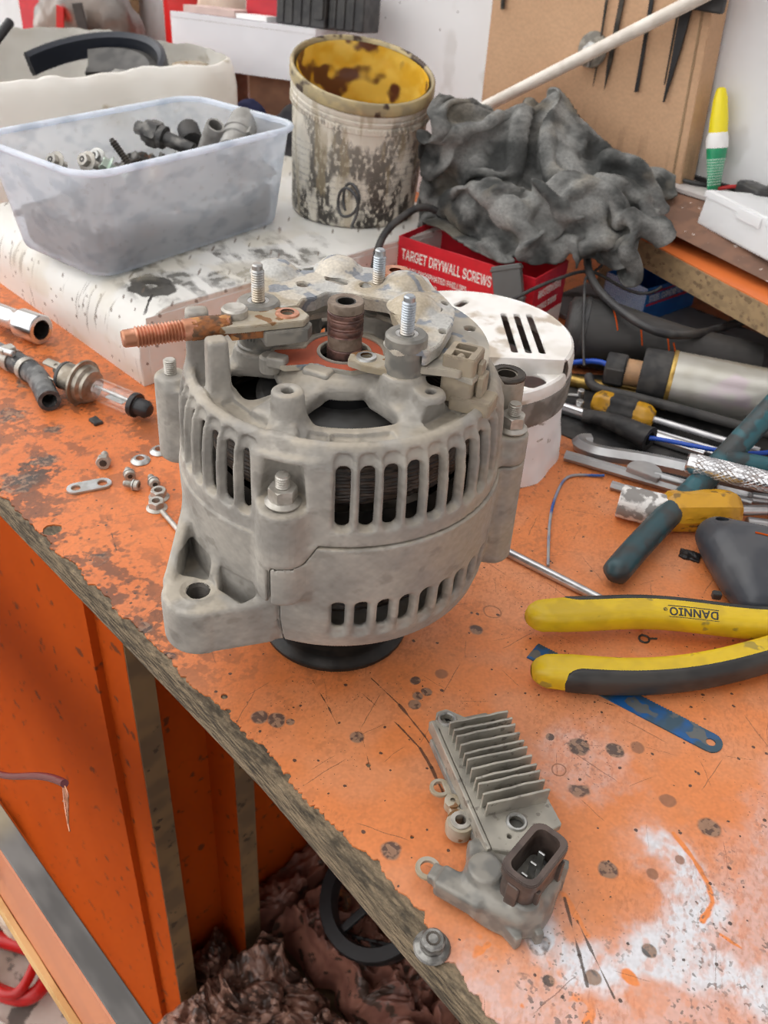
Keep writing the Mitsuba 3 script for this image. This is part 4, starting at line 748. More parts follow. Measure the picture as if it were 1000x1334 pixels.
hb0, hb1 = vec(-194.5, -20.5, 4.2), vec(-203.5, -14.5, 3.2); part(k, 'head', between(tm(hexa(8, 0, 4.6, .6)), hb0, hb1), 'dull_zinc', 25); part(k, 'shank', between(thread(2.4, 4.4, 13, 1, .4, 18), hb0, hb1), 'dull_zinc', 25); part(k, 'socket', between(lathe([(0, -.1), (2.2, -.1), (2.4, .2), (0, .2)], 24), hb0, hb1), 'dark_steel', 30, 'dark recess in the head')
c0, c1 = vec(-185, -44.2), vec(-180, -29.5)
lk = LineString([c0, c1]).buffer(5.4).difference(Point(*c0).buffer(2.7)).difference(Point(*c1).buffer(2.9))
add('link_plate', ext(lk, 0.02, 1.8, .4), 'zinc', 30, 'small zinc link plate with two holes lying on the bench', 'plate')
k = tag('long_screw', 'thin long screw half hidden beside the alternator lug', 'screw'); part(k, 'shank', rod((-133, -18, 2.2), (-100, -22, 2.2), 1.5, n=14), 'dull_zinc', 40); part(k, 'head', rod((-100, -22, 2.4), (-97.5, -22.3, 2.4), 3, n=20), 'dull_zinc', 40)
# chrome socket
k = tag('socket', 'chrome wrench socket lying against the white box', 'socket')
s0, s1 = vec(-372, 29.6, 11.6), vec(-440, 10, 11.6); so = lathe([(7.6, 0), (10.6, 0), (11.4, .8), (11.4, 20), (11.0, 21), (9.0, 25), (8.6, 30), (8.6, 60), (5, 60), (5, 18), (0, 18)], 44); part(k, 'barrel', between(so, s0, s1), 'chrome', 35)
part(k, 'hexagon_bore', between(tm(m3.Manifold.cylinder(17, 8.4, 8.4, 40) - m3.CrossSection([np.stack([np.cos(np.arange(6) * np.pi / 3), np.sin(np.arange(6) * np.pi / 3)], 1) * 8.0]).extrude(40).translate((0, 0, -5))).apply_translation((0, 0, .4)), s0, s1), 'dark_steel', 25, 'dark hexagon bore')
# hose with clamp
k = tag('rubber_hose', 'short cracked black rubber hose with a clamp, lying by the headlamp bulb', 'hose')
hp = spline([(-398, -14, 8), (-361, -8.4, 8), (-332, -4, 8), (-318, -3.4, 8), (-297, -7.4, 8), (-278, -12.5, 8)], 50)
hose = trimesh.util.concatenate([sweep(hp, circle(7.6, 20), cap=False), sweep(hp[::-1], circle(5.0, 20), cap=False)]); e_ = rough(hose, .35, 5, 2)
part(k, 'wall', e_, 'hose_grey', 50); rm = lathe([(5, 0), (7.6, 0), (7.6, .4), (5, .4)], 24); part(k, 'cut_end', between(rm, hp[-1], hp[-1] + hp[-1] - hp[-2]), 'hose_grey', 30)
cl = part(k, 'clamp', [between(lathe([(7.7, 0), (8.6, 0), (8.6, 7), (7.7, 7)], 32), vec(-350, -6.6, 8), vec(-340, -5.2, 8)), bx(-350, -342, -14, -3, 15.6, 19.5, 1)], 'dull_zinc', 30, 'steel worm clamp'); part(cl, 'screw', rod((-352, -14, 17.6), (-336, -8, 17.6), 2.4), 'zinc', 30)
part(k, 'clamp', between(lathe([(7.7, 0), (8.5, 0), (8.5, 5), (7.7, 5)], 32), vec(-330, -4.2, 8), vec(-320, -3.5, 8)), 'dull_zinc', 30, 'steel clamp band')
# headlamp bulb
k = tag('headlamp_bulb', 'old glass headlamp bulb with a round metal flange, lying in front of the white box', 'bulb')
b0, b1 = vec(-291, 7.5, 14.5), vec(-216, 34.5, 8.2); bd_ = (b1 - b0) / np.linalg.norm(b1 - b0); Bt = lambda m: between(m, b0, b1)
part(k, 'base', Bt(lathe([(0, 0), (9.2, 0), (9.8, .8), (9.8, 12), (8.8, 13), (0, 13)], 40)), 'bulb_metal', 35, 'tan metal base')
part(k, 'collar', Bt(lathe([(0, -2.6), (9.4, -2.6), (10, -1.6), (10, .2), (0, .2)], 40)), 'black_plastic', 35, 'dark base ring')
part(k, 'flange', Bt(rough(lathe([(0, 13), (15, 13), (16.2, 14), (16.2, 15.6), (13.6, 16), (13.2, 19), (11, 20.5), (11, 23), (8.2, 24), (0, 24)], 48), .15, 3, 5)), 'bulb_metal', 35, 'round stepped flange')
part(k, 'glass', Bt(lathe([(5.0, 23), (7.2, 24), (7.9, 30), (7.9, 52), (7.6, 57), (6.4, 61)], 36)), 'bulb_glass', True, 'clear glass tube')
part(k, 'filament_frame', Bt([lathe([(0, 24), (1.0, 24), (1.0, 56), (0, 56)], 10).apply_translation((2, 0, 0)), bx(-3, 3, -1.8, -1.2, 36, 50, .2)]), 'zinc', 30)
part(k, 'tip', Bt(lathe([(0, 57), (8.2, 57), (8.4, 58), (8.4, 60.5), (6.0, 61), (6, 68), (4, 71), (0, 72)], 36)), 'black_metal', 35, 'black painted tip')
for t, s in ((60, 1), (180, 1), (300, .9)): 
    m = tm(man(ext(rrect(15, 6.4, 1.4, 0, 0), -.45, .45)) - m3.Manifold.cylinder(4, 1.4, 1.4, 16, True).translate((-2.2, 0, 0))); m = move(m, (6.2, 0, -9.4), 0, 90, 0); m = move(m, (0, 0, 0), t + 40); part(k, 'contact_tab', Bt(m), 'bulb_metal', 30, 'flat contact tab')
add('bench_crumb', rough(bx(-251, -242, 0, 6, 0, 2.4, .8), 1.0, 3, 3, 1.5), 'black_rubber', 40, 'small black crumb lying under the headlamp bulb flange', 'crumb')

# ---------------------------------------------------------------- white box, tub, bucket
def whitebox_fn(p, n, uv):
    x, y, z = p.x * 1000, p.y * 1000, p.z * 1000
    c = mix((.66, .655, .63), (.56, .55, .51), fbm(x / 40, y / 40, z / 40, 3)); n2 = fbm(x / 6, y / 6, z / 6, 3); n4 = fbm(x / 3, y / 9, z / 9, 2)
    sm = smoothstep(.36, .60, fbm(x / 22, y / 9 + x / 40, 3, 4)) * smoothstep(75, 15, dr.abs(seg(x, y, (-315, 110), (-300, 200)))) * smoothstep(50, 54, z)
    c = mix(c, (.06, .055, .045), sm * (.35 + .5 * smoothstep(.4, .6, n2)))
    d = dr.sqrt(dr.square((x + 305) * .8) + dr.square(y - 88)); ring = smoothstep(7, 5, dr.abs(d - 9.5 + (n2 - .5) * 7)) * smoothstep(45, 52, z); c = mix(c, (.03, .027, .022), ring * .92)
    c = mix(c, (.03, .027, .022), smoothstep(1.3, .5, seg(x, y, (-292, 80), (-279, 66)) + (n2 - .5) * 2) * smoothstep(45, 52, z))
    st = smoothstep(.62, .74, fbm(x / 3.2, y / 60, z / 34, 4)) * smoothstep(50, 44, z) * smoothstep(.4, .6, fbm(x / 40, 3, z / 40, 2)); c = mix(c, (.14, .12, .095), st * .7)
    v1, v2, v3 = voronoi((x + y) / 11, (z + y * .3) / 11); c = mix(c, (.12, .09, .07), smoothstep(.14, .07, v1 / (.25 + v3)) * smoothstep(.55, .6, v3) * .8)
    yel = smoothstep(.5, .7, fbm(x / 30 + 8, y / 30, z / 30, 3)); return mix(c, (.50, .45, .34), yel * .4)
principled('white_enamel', proc(whitebox_fn), .33, 0, .5)
a = np.linspace(0, np.pi / 2, 12)
prof = Polygon([(385, 0)] + [(54, 0), (52.5, 20)] + [(83 - 30 * math.cos(q), 25 + 30 * math.sin(q)) for q in a] + [(385, 55)])
wb = ext(prof, 0, 262, .9); wb = trimesh.Trimesh(np.stack([wb.vertices[:, 2] - 531, wb.vertices[:, 0], wb.vertices[:, 1]], 1), wb.faces)
k = tag('white_box', 'low white enamelled box with a rounded front edge and oily stains, carrying tub and bucket', 'box')
part(k, 'shell', wb, 'white_enamel', 40)
part(k, 'end_panel', bx(-269, -268.4, 60, 384, 1.5, 51, .25), 'white_enamel', False, 'flat end panel of the box')

# translucent tub in its own frame
tu, tv = vec(-.148, .989, 0), vec(-.989, -.148, 0); tN = vec(-315, 53, 0)
def TF(m):
    M = np.eye(4); M[:3, 0], M[:3, 1], M[:3, 3] = tu, tv, tN; m = join(m).copy(); m.apply_transform(M); return m
def rr_ring(u0, u1, v0, v1, r, z, n=9):
    P_ = []
    for cu, cv, a0 in ((u1 - r, v1 - r, 0), (u0 + r, v1 - r, 90), (u0 + r, v0 + r, 180), (u1 - r, v0 + r, 270)):
        P_ += [(cu + r * math.cos(math.radians(a0 + 90 * i / n)), cv + r * math.sin(math.radians(a0 + 90 * i / n)), z) for i in range(n + 1)]
    return np.array(P_)
def loft(rings, closed_bottom=False):
    k = len(rings[0]); V_ = np.vstack(rings); F = []; j = np.arange(k); j2 = (j + 1) % k
    for i in range(len(rings) - 1): F += [np.stack([i * k + j, i * k + j2, (i + 1) * k + j2], 1), np.stack([i * k + j, (i + 1) * k + j2, (i + 1) * k + j], 1)]
    if closed_bottom: V_ = np.vstack([V_, rings[0].mean(0)]); F.append(np.stack([j * 0 + len(V_) - 1, j2, j], 1))
    return trimesh.Trimesh(V_, np.vstack(F), process=False)
tub = tag('plastic_tub', 'translucent plastic tub holding old metal fittings, standing on the white box', 'tub')
tr = [rr_ring(16, 196, 18, 112, 14, 56.0), rr_ring(12, 200, 14, 117, 18, 57.2), rr_ring(10.5, 202, 13, 118.5, 19, 61)] + [rr_ring(10.5 - 9 * t, 202 + 7 * t, 13 - 11 * t, 118.5 + 11 * t, 19 + 3 * t, 61 + 72 * t) for t in np.linspace(.12, 1, 9)]
part(tub, 'wall', TF(loft(tr, True)), 'tub_plastic', 60, 'translucent milky wall with smears')
rim = [rr_ring(1.5, 209, 2, 129.5, 22, 131.5), rr_ring(-1.5, 212, -1, 132.5, 24, 131.8), rr_ring(-2.5, 213, -2, 133.5, 25, 133.6), rr_ring(-1.5, 212, -1, 132.5, 24, 135.6), rr_ring(1.0, 209.5, 1.5, 130, 22.5, 136), rr_ring(2.2, 208.3, 2.7, 128.8, 21.5, 134.6), rr_ring(1.5, 209, 2, 129.5, 22, 131.5)]
part(tub, 'rim', TF(loft(rim)), 'tub_rim', 60, 'thick rolled rim of the tub')
# contents
uu, vv = np.meshgrid(np.linspace(13, 200, 90), np.linspace(15, 116, 55), indexing='ij'); hh = 88 + 9 * np.sin(uu / 30 + .5) * np.sin(vv / 26) + 16 * nrm(np.stack([uu, vv, uu * 0], -1), 9, 5) + 10 * nrm(np.stack([uu, vv, uu * 0], -1), 3.5, 8) + 6 * (uu / 200)
I = np.arange(uu.size).reshape(uu.shape); q = np.stack([I[:-1, :-1], I[1:, :-1], I[1:, 1:], I[:-1, 1:]], -1).reshape(-1, 4)
heap = loft([rr_ring(19, 193, 21, 109, 13, 57.4), rr_ring(15, 198, 17.5, 113.5, 16, 62), rr_ring(13.5, 200, 16, 116, 18, 84)], True)
top = trimesh.Trimesh(np.stack([uu, vv, hh], -1).reshape(-1, 3), np.vstack([q[:, [0, 1, 2]], q[:, [0, 2, 3]]]), process=False)
add('metal_fittings_heap', TF([heap, top]), 'scrap_heap', 40, 'heap of greasy small metal fittings filling the lower half of the translucent tub', 'metal fittings', kind='stuff')
def TW(u, v_, z): return tN + tu * u + tv * v_ + vec(0, 0, z)
def fitting(name, label, cat, a, b, prof, mat, extra=None, grp=None):
    k = tag(num(name), label, cat, grp); part(k, 'body', between(lathe(prof, 28), a, b), mat, 35)
    for nm, p2, m2, lb in extra or []: part(k, nm, between(lathe(p2, 28) if isinstance(p2, list) else p2, a, b), m2, 30, lb)
    return k
bolt_p = lambda r, L: [(0, 0)] + [q for i in range(int(L / 1.4)) for q in ((r, i * 1.4 + .4), (r - .5, i * 1.4 + 1.1))] + [(r, L), (0, L)]
def fbolt(label, a, b, L=20, r=3, mat='zinc', hd=5):
    k = tag(num('flange_bolt'), label, 'bolt'); a, b = np.array(a), np.array(b)
    part(k, 'shank', between(lathe(bolt_p(r, L), 18), a, b), mat, 25); part(k, 'flange', between(lathe([(0, L), (hd * 1.5, L), (hd * 1.55, L + .8), (hd, L + 2), (0, L + 2)], 30), a, b), mat, 30); part(k, 'head', between(tm(hexa(hd * 1.75, L + 1.8, L + 6.5, .6)) , a, b), mat, 25)
    part(k, 'recess', between(lathe([(0, L + 6.3), (hd * .5, L + 6.3), (hd * .45, L + 6.7), (hd * .2, L + 6.7)], 20), a, b), 'dark_steel', 30)
P_ = lambda x, y, z: vec(x, y, z)
fbolt('shiny pale-green flange bolt sticking out of the tub, brightest of the small bolts', P_(-386, 122, 106), P_(-398, 102, 121), 14, 3, 'green_zinc', 5.2)
fbolt('grey flange bolt lying on its side just behind the shiny green one', P_(-422, 118, 106), P_(-414, 96, 119), 12, 3.2, 'dull_zinc', 5)
fbolt('tarnished bolt with a wide flange at the tub end away from the bucket', P_(-436, 98, 106), P_(-428, 76, 119), 10, 3, 'dull_zinc', 5)
fbolt('dull flange bolt between the pale-green bolt and the dark washer screw', P_(-434, 130, 105), P_(-420, 110, 119), 12, 3, 'zinc', 4.4)
k = tag('washer_screw', 'dark coarse-threaded screw through a black washer, standing up in the tub', 'screw'); part(k, 'thread', between(thread(2.8, 0, 26, 2.2, .9), P_(-399, 134, 108), P_(-428, 128, 134)), 'dark_steel', 25); part(k, 'washer', between(lathe([(0, 0), (11, 0), (11.4, 1), (10, 2), (0, 2.4)], 32), P_(-400, 134, 107), P_(-428, 128, 134)), 'dark_steel', 35); part(k, 'head', between(tm(hexa(11, -6, .2, .6)), P_(-400, 134, 107), P_(-428, 128, 134)), 'dark_steel', 25)
fitting('sensor', 'dark threaded sensor lying across the middle of the tub', 'sensor', P_(-452, 172, 122), P_(-412, 194, 112), [(0, 0), (5, 0), (5.4, 1), (5.4, 7), (8.6, 8), (9.2, 10), (9.2, 26), (6, 27), (5.6, 40), (5, 52), (0, 52)], 'dark_fitting', [('nut', tm(hexa(19, 12, 21, .8)), 'dark_fitting', None)])
fitting('bushing', 'short black bushing leaning on the dark sensor in the tub', 'bushing', P_(-432, 208, 121), P_(-412, 200, 112), [(4.5, 0), (8.5, 0), (9, 1), (9, 15), (8, 17), (0, 17), (0, 6), (4.4, 6), (4.5, 0)], 'black_rubber')
fitting('pipe_stub', 'plain open grey pipe stub standing up beside the large fitting', 'pipe', P_(-386, 188, 105), P_(-363, 189, 140), [(0, 0), (6.6, 0), (6.8, 20), (7.2, 38), (7, 42), (5.4, 42), (5.2, 30), (0, 30)], 'fitting_grey')
k = fitting('pipe_fitting', 'large stepped grey pipe fitting, the biggest piece sticking out of the tub', 'fitting', P_(-386, 214, 104), P_(-418, 262, 131), [(0, 0), (8, 0), (8.5, 1), (8.5, 12), (11, 13), (11.6, 15), (11.6, 24), (13, 25), (13, 50), (12, 52.5), (9.5, 53), (9, 44), (0, 44)], 'fitting_grey', [('ridge', [(11, 31), (13.8, 31.6), (13.8, 33.6), (11, 34)], 'fitting_grey', None), ('lug', move(bx(-3, 3, 11, 16, 26, 34, 1), (0, 0, 0), 60), 'fitting_grey', None)])
for i, (x, y, z, r, t, lb) in enumerate(((-388, 158, 103, 8.5, 30, 'black rubber washer lying nearest the tub front in the heap'), (-372, 152, 101, 7, 200, 'smaller dark washer next to the front wall of the tub'), (-374, 196, 104, 8, 100, 'dark washer under the end of the sensor in the tub'))):
    add(num('ring_washer'), move(lathe([(3.2, 0), (r, 0), (r + .2, 1), (r - .2, 2), (3.2, 2), (3.2, 0)], 30), (x, y, z), t, 0, 24), 'dark_steel', 30, lb, 'washer')
k = tag('wing_nut', 'brass-red wing nut with a pale body in the middle of the tub heap', 'wing nut'); part(k, 'body', rod((-384, 143, 100), (-392, 150, 110), 4.4), 'bracket_tan', 35); part(k, 'wing', [bx(-396, -378, 145, 147.5, 103, 109, .8)], 'rust', 35)

# grease bucket
bk = tag('grease_bucket', 'dirty white grease bucket with a gold rim and yellow grease inside, on the white box', 'bucket')
bC = vec(-352, 324)
def shear(m):
    m = join(m).copy(); v = m.vertices; t = np.clip((v[:, 2] - 62) / 100, 0, 1.3); dx, dy = v[:, 0], v[:, 1]
    v[:, 2] += t * (dx * -.22 + dy * .075); v[:, 0] += bC[0] + t * 4; v[:, 1] += bC[1] + t * 2; m.vertices = v; return m
part(bk, 'wall', shear(lathe([(0, 55.2), (50, 55.2), (53, 56), (54.5, 58.5), (56, 100), (57.2, 142), (58.6, 143), (58.6, 148), (57.6, 149), (58.8, 150), (59, 153), (57.8, 154), (58.8, 155), (58.8, 159), (57, 160)], 96)), 'bucket_wall', 40, 'white wall with worn print, covered in black grease')
part(bk, 'knurled_band', shear([move(bx(-.7, .7, -.7, .7, 143.5, 147.6, .2), (58.7 * math.cos(t), 58.7 * math.sin(t), 0), math.degrees(t)) for t in np.arange(120) * 2 * np.pi / 120]), 'bucket_wall', False, 'fine ribbed band under the rim', kind='stuff')
part(bk, 'rim', shear(rough(lathe([(57, 160), (59.6, 160), (60.4, 162), (60.2, 170), (59, 171.4), (57.4, 171), (56.6, 168), (56.4, 158)], 96), .5, 6, 6)), 'bucket_rim', 50, 'gold metal rim smeared with grease')
def inside(): 
    zz_ = np.linspace(172, 76, 22); an = np.arange(96) * 2 * np.pi / 96; R_ = []
    for z in zz_: 
        pts = np.stack([np.cos(an), np.sin(an), an * 0 + z / 30], 1); R_.append(np.stack([(56.2 - (170 - z) * .02 - 3.2 * meshkit.fbm(pts * 2.4, 3, 2)) * np.cos(an), (56.2 - (170 - z) * .02 - 3.2 * meshkit.fbm(pts * 2.4, 3, 2)) * np.sin(an), an * 0 + min(z, 169)], 1))
    m = loft(R_[::-1], True); m.invert(); return m
part(bk, 'grease', shear(inside()), 'grease', 50, 'amber yellow grease coating the inside')

# ---------------------------------------------------------------- red box of screws, blue box, relay, white cover
rx0, rdx = vec(-268, 300, 0), vec(128, 22, 0) / np.hypot(128, 22); rdy = vec(-rdx[1], rdx[0], 0)
def XF(m): return frame(m, rx0, rdx, (0, 0, 1))
k = tag('screw_box', 'red cardboard box of drywall screws under the grey rag', 'box')
W_, D_, H_ = 130, 54, 60
part(k, 'front_side', XF(rough(bx(0, W_, 0, .9, 0, H_, .2), .25, 20, 3, 8)), 'red_card', False, 'red printed front side')
part(k, 'end_side', XF(bx(W_ - .9, W_, .9, D_, 0, H_, .2)), 'red_card', False, 'red printed end')
part(k, 'end_side', XF(bx(0, .9, .9, D_, 0, H_, .2)), 'red_card', False); part(k, 'back_side', XF(bx(.9, W_ - .9, D_ - .9, D_, 0, H_, .2)), 'red_card', False); part(k, 'bottom', XF(bx(.9, W_ - .9, .9, D_ - .9, 0, .8)), 'red_card', False)
part(k, 'white_band', XF([bx(-.15, W_ + .2, -.2, 0, 0, 7), bx(W_, W_ + .2, 0, D_, 0, 24)]), 'white_print', False, 'white band along the foot')
def front_text(s, h, x, z, w): m = meshkit.text_mesh(s, h, .12, True); m.vertices[:, 0] *= w / m.bounds[1, 0]; return XF(frame(m, (x, -.3, z), (1, 0, 0), (0, -1, 0)))
def end_text(s, h, y, z, w): m = meshkit.text_mesh(s, h, .12, True); m.vertices[:, 0] *= w / m.bounds[1, 0]; return XF(frame(m, (W_ + .02, y, z), (0, 1, 0), (1, 0, 0)))
part(k, 'lettering', [front_text('TARGET DRYWALL SCREWS', 8.4, 4, 42, 88), front_text('– BLACK PHOSPHATED PHILLIPS', 4.8, 4, 31, 66), front_text('  COARSE THREAD', 4.8, 8, 22.5, 34)], 'white_print', False, 'white lettering on the front')
part(k, 'lettering', [end_text('MASTERWORKS', 6.2, 8, 41, 38), end_text('DRYWALL SCREWS', 4.8, 8, 30, 34)], 'white_print', False, 'white lettering on the end')
part(k, 'flap', XF(frame(bx(0, 56, 0, .9, 0, 20, .2), (10, D_, H_), (1, 0, 0), (0, .5, .86))), 'kraft', False, 'brown inside of an open flap')
b0_ = vec(-107, 436, 3.8); bdx = vec(5, 63, 0) / np.hypot(5, 63)
def BF(m): return frame(m, b0_, bdx, (0, 0, 1))
k = tag('nail_box', 'small open blue and white box of nails behind the fuel pump', 'box')
part(k, 'end_side', BF(bx(0, 74, -.2, .7, 0, 31)), 'blue_card', False, 'blue printed side'); part(k, 'front_side', BF(bx(0, .7, .7, 44, 0, 31)), 'white_blue_card', False, 'white side with a blue grid'); part(k, 'back_side', BF([bx(0, 74, 43.4, 44, 0, 31), bx(73.4, 74, .7, 44, 0, 31), bx(.7, 73, .7, 43, 0, .8)]), 'blue_card', False)
m = meshkit.text_mesh('STEEL CONCRETE NAILS', 5.4, .12, True); m.vertices[:, 0] *= 62 / m.bounds[1, 0]
part(k, 'lettering', BF(frame(m, (4, -.25, 18.5), (1, 0, 0), (0, -1, 0))), 'white_print', False, 'white lettering'); part(k, 'red_stripe', BF([bx(2, 73, -.32, -.2, 15, 17), bx(2, 73, -.32, -.2, 25.5, 27)]), 'red_card', False, 'red stripe')
k = tag('relay', 'grey plastic relay plug hanging at the corner of the red screw box', 'relay')
ro_, rx_ = vec(-146, 304, 37), vec(.72, .60, -.35)
part(k, 'housing', frame(tm(man(bx(-11, 11, -7, 7, 0, 34, 1.2)) - man(bx(-9, 9, -5, 5, 26, 40))), ro_, (.72, .50, .25), (-.32, .2, .93)), 'relay_grey', 30); part(k, 'ridge', [frame(bx(-11.8, 11.8, -7.7, 7.7, z, z + 2, .4), ro_, (.72, .50, .25), (-.32, .2, .93)) for z in (7, 30)], 'relay_grey', 30)
part(k, 'lead', tube([(-150, 302, 44), (-146, 305, 30), (-138, 300, 14), (-120, 290, 4)], 1.1, 24, 8), 'black_plastic', 50, 'dark lead wires'); part(k, 'lead', tube([(-153, 302, 44), (-150, 307, 30), (-143, 305, 16), (-126, 300, 4)], 1.0, 24, 8), 'purple_wire', 50)
# white painted cover
cv = tag('alternator_cover', 'white-painted slotted end cover standing behind the alternator', 'cover'); cc = vec(-83, 181)
cp = Point(0, 0).buffer(64, quad_segs=24)
cvd = vec(.74, -.67); cvs = vec(.67, .74)     # towards the viewer, and across to the right
W2 = lambda s, t: cvs * s + cvd * t
slot = lambda s, t0, t1, w: LineString([W2(s, t0), W2(s, t1)]).buffer(w)
cuts = [slot(s, -28, 24, 2.2) for s in (25, 33.5, 42)] + [slot(-24, -44, -20, 2.6), slot(-13, -46, -34, 2.6), LineString([W2(-4, -40), W2(1, -46)]).buffer(2.6), Point(*W2(0, -6)).buffer(3.6), Point(*W2(2, 20)).buffer(3), Point(*W2(-30, 0)).buffer(4)]
tp = cp.difference(unary_union(cuts)); front_half = Polygon([W2(-80, 33), W2(80, 33), W2(80, 100), W2(-80, 100)])
part(cv, 'top_plate', move(ext(tp.difference(front_half), 75.6, 78, .7), (*cc, 0)), 'cover_white', 35, 'white top plate with long slots and holes')
stp = ext(cp.intersection(front_half).difference(Point(*W2(34, 43)).buffer(9)).difference(Point(*W2(0, 46)).buffer(7)), 66, 68.2, .7)
part(cv, 'step', [move(stp, (*cc, 0)), move(frame(bx(-54, 54, -1.1, 1.1, 66, 78, .5), (*(W2(0, 33)), 0), (*cvs, 0), (0, 0, 1)), (*cc, 0))], 'cover_white', 35, 'lower step of the white plate')
part(cv, 'rim', move(lathe([(62.5, 62), (65.6, 62), (66, 64), (66, 72), (64.8, 77), (63, 78.4), (62, 77)], 80), (*cc, 0)).slice_plane((*(cc + W2(0, 33)), 0), (*(-cvd), 0)) , 'cover_white', 35)
part(cv, 'rim', move(lathe([(62.5, 60), (65.6, 60), (66, 61), (66, 65), (65, 68), (63.4, 69), (62, 68)], 80), (*cc, 0)).slice_plane((*(cc + W2(0, 33)), 0), (*cvd, 0)), 'cover_white', 35)
part(cv, 'bare_band', move(lathe([(63, 44), (66.4, 44), (66.8, 46), (66.8, 59), (66.2, 61), (63, 61)], 80), (*cc, 0)), 'band_grey', 35, 'bare grey metal band round the cover')
an = np.arange(90) * 2 * np.pi / 90; R_ = []
for z in np.linspace(0.2, 46, 14):
    t = z / 46; pts = np.stack([np.cos(an) * 2, np.sin(an) * 2, an * 0 + z / 30], 1); fac = np.round(an / .62) * .62; r_ = 64 + 3 * (1 - t) + (1 - t) * 5 * (meshkit.fbm(pts, 3, 4) - .5) * 2 + 2.2 * (1 - t) * np.cos((an - fac) * 5); zz_ = z + (1 - t) * 9 * np.maximum(0, meshkit.fbm(np.stack([np.cos(an) * 1.6, np.sin(an) * 1.6, an * 0 + 3], 1), 2, 7) - .5); R_.append(np.stack([r_ * np.cos(an), r_ * np.sin(an), zz_], 1))
sk = loft(R_); sk2 = loft([r * [.97, .97, 1] for r in R_]); sk2.invert(); part(cv, 'skirt', move([sk, sk2], (*cc, 0)), 'skirt_white', 35, 'dented white skirt')

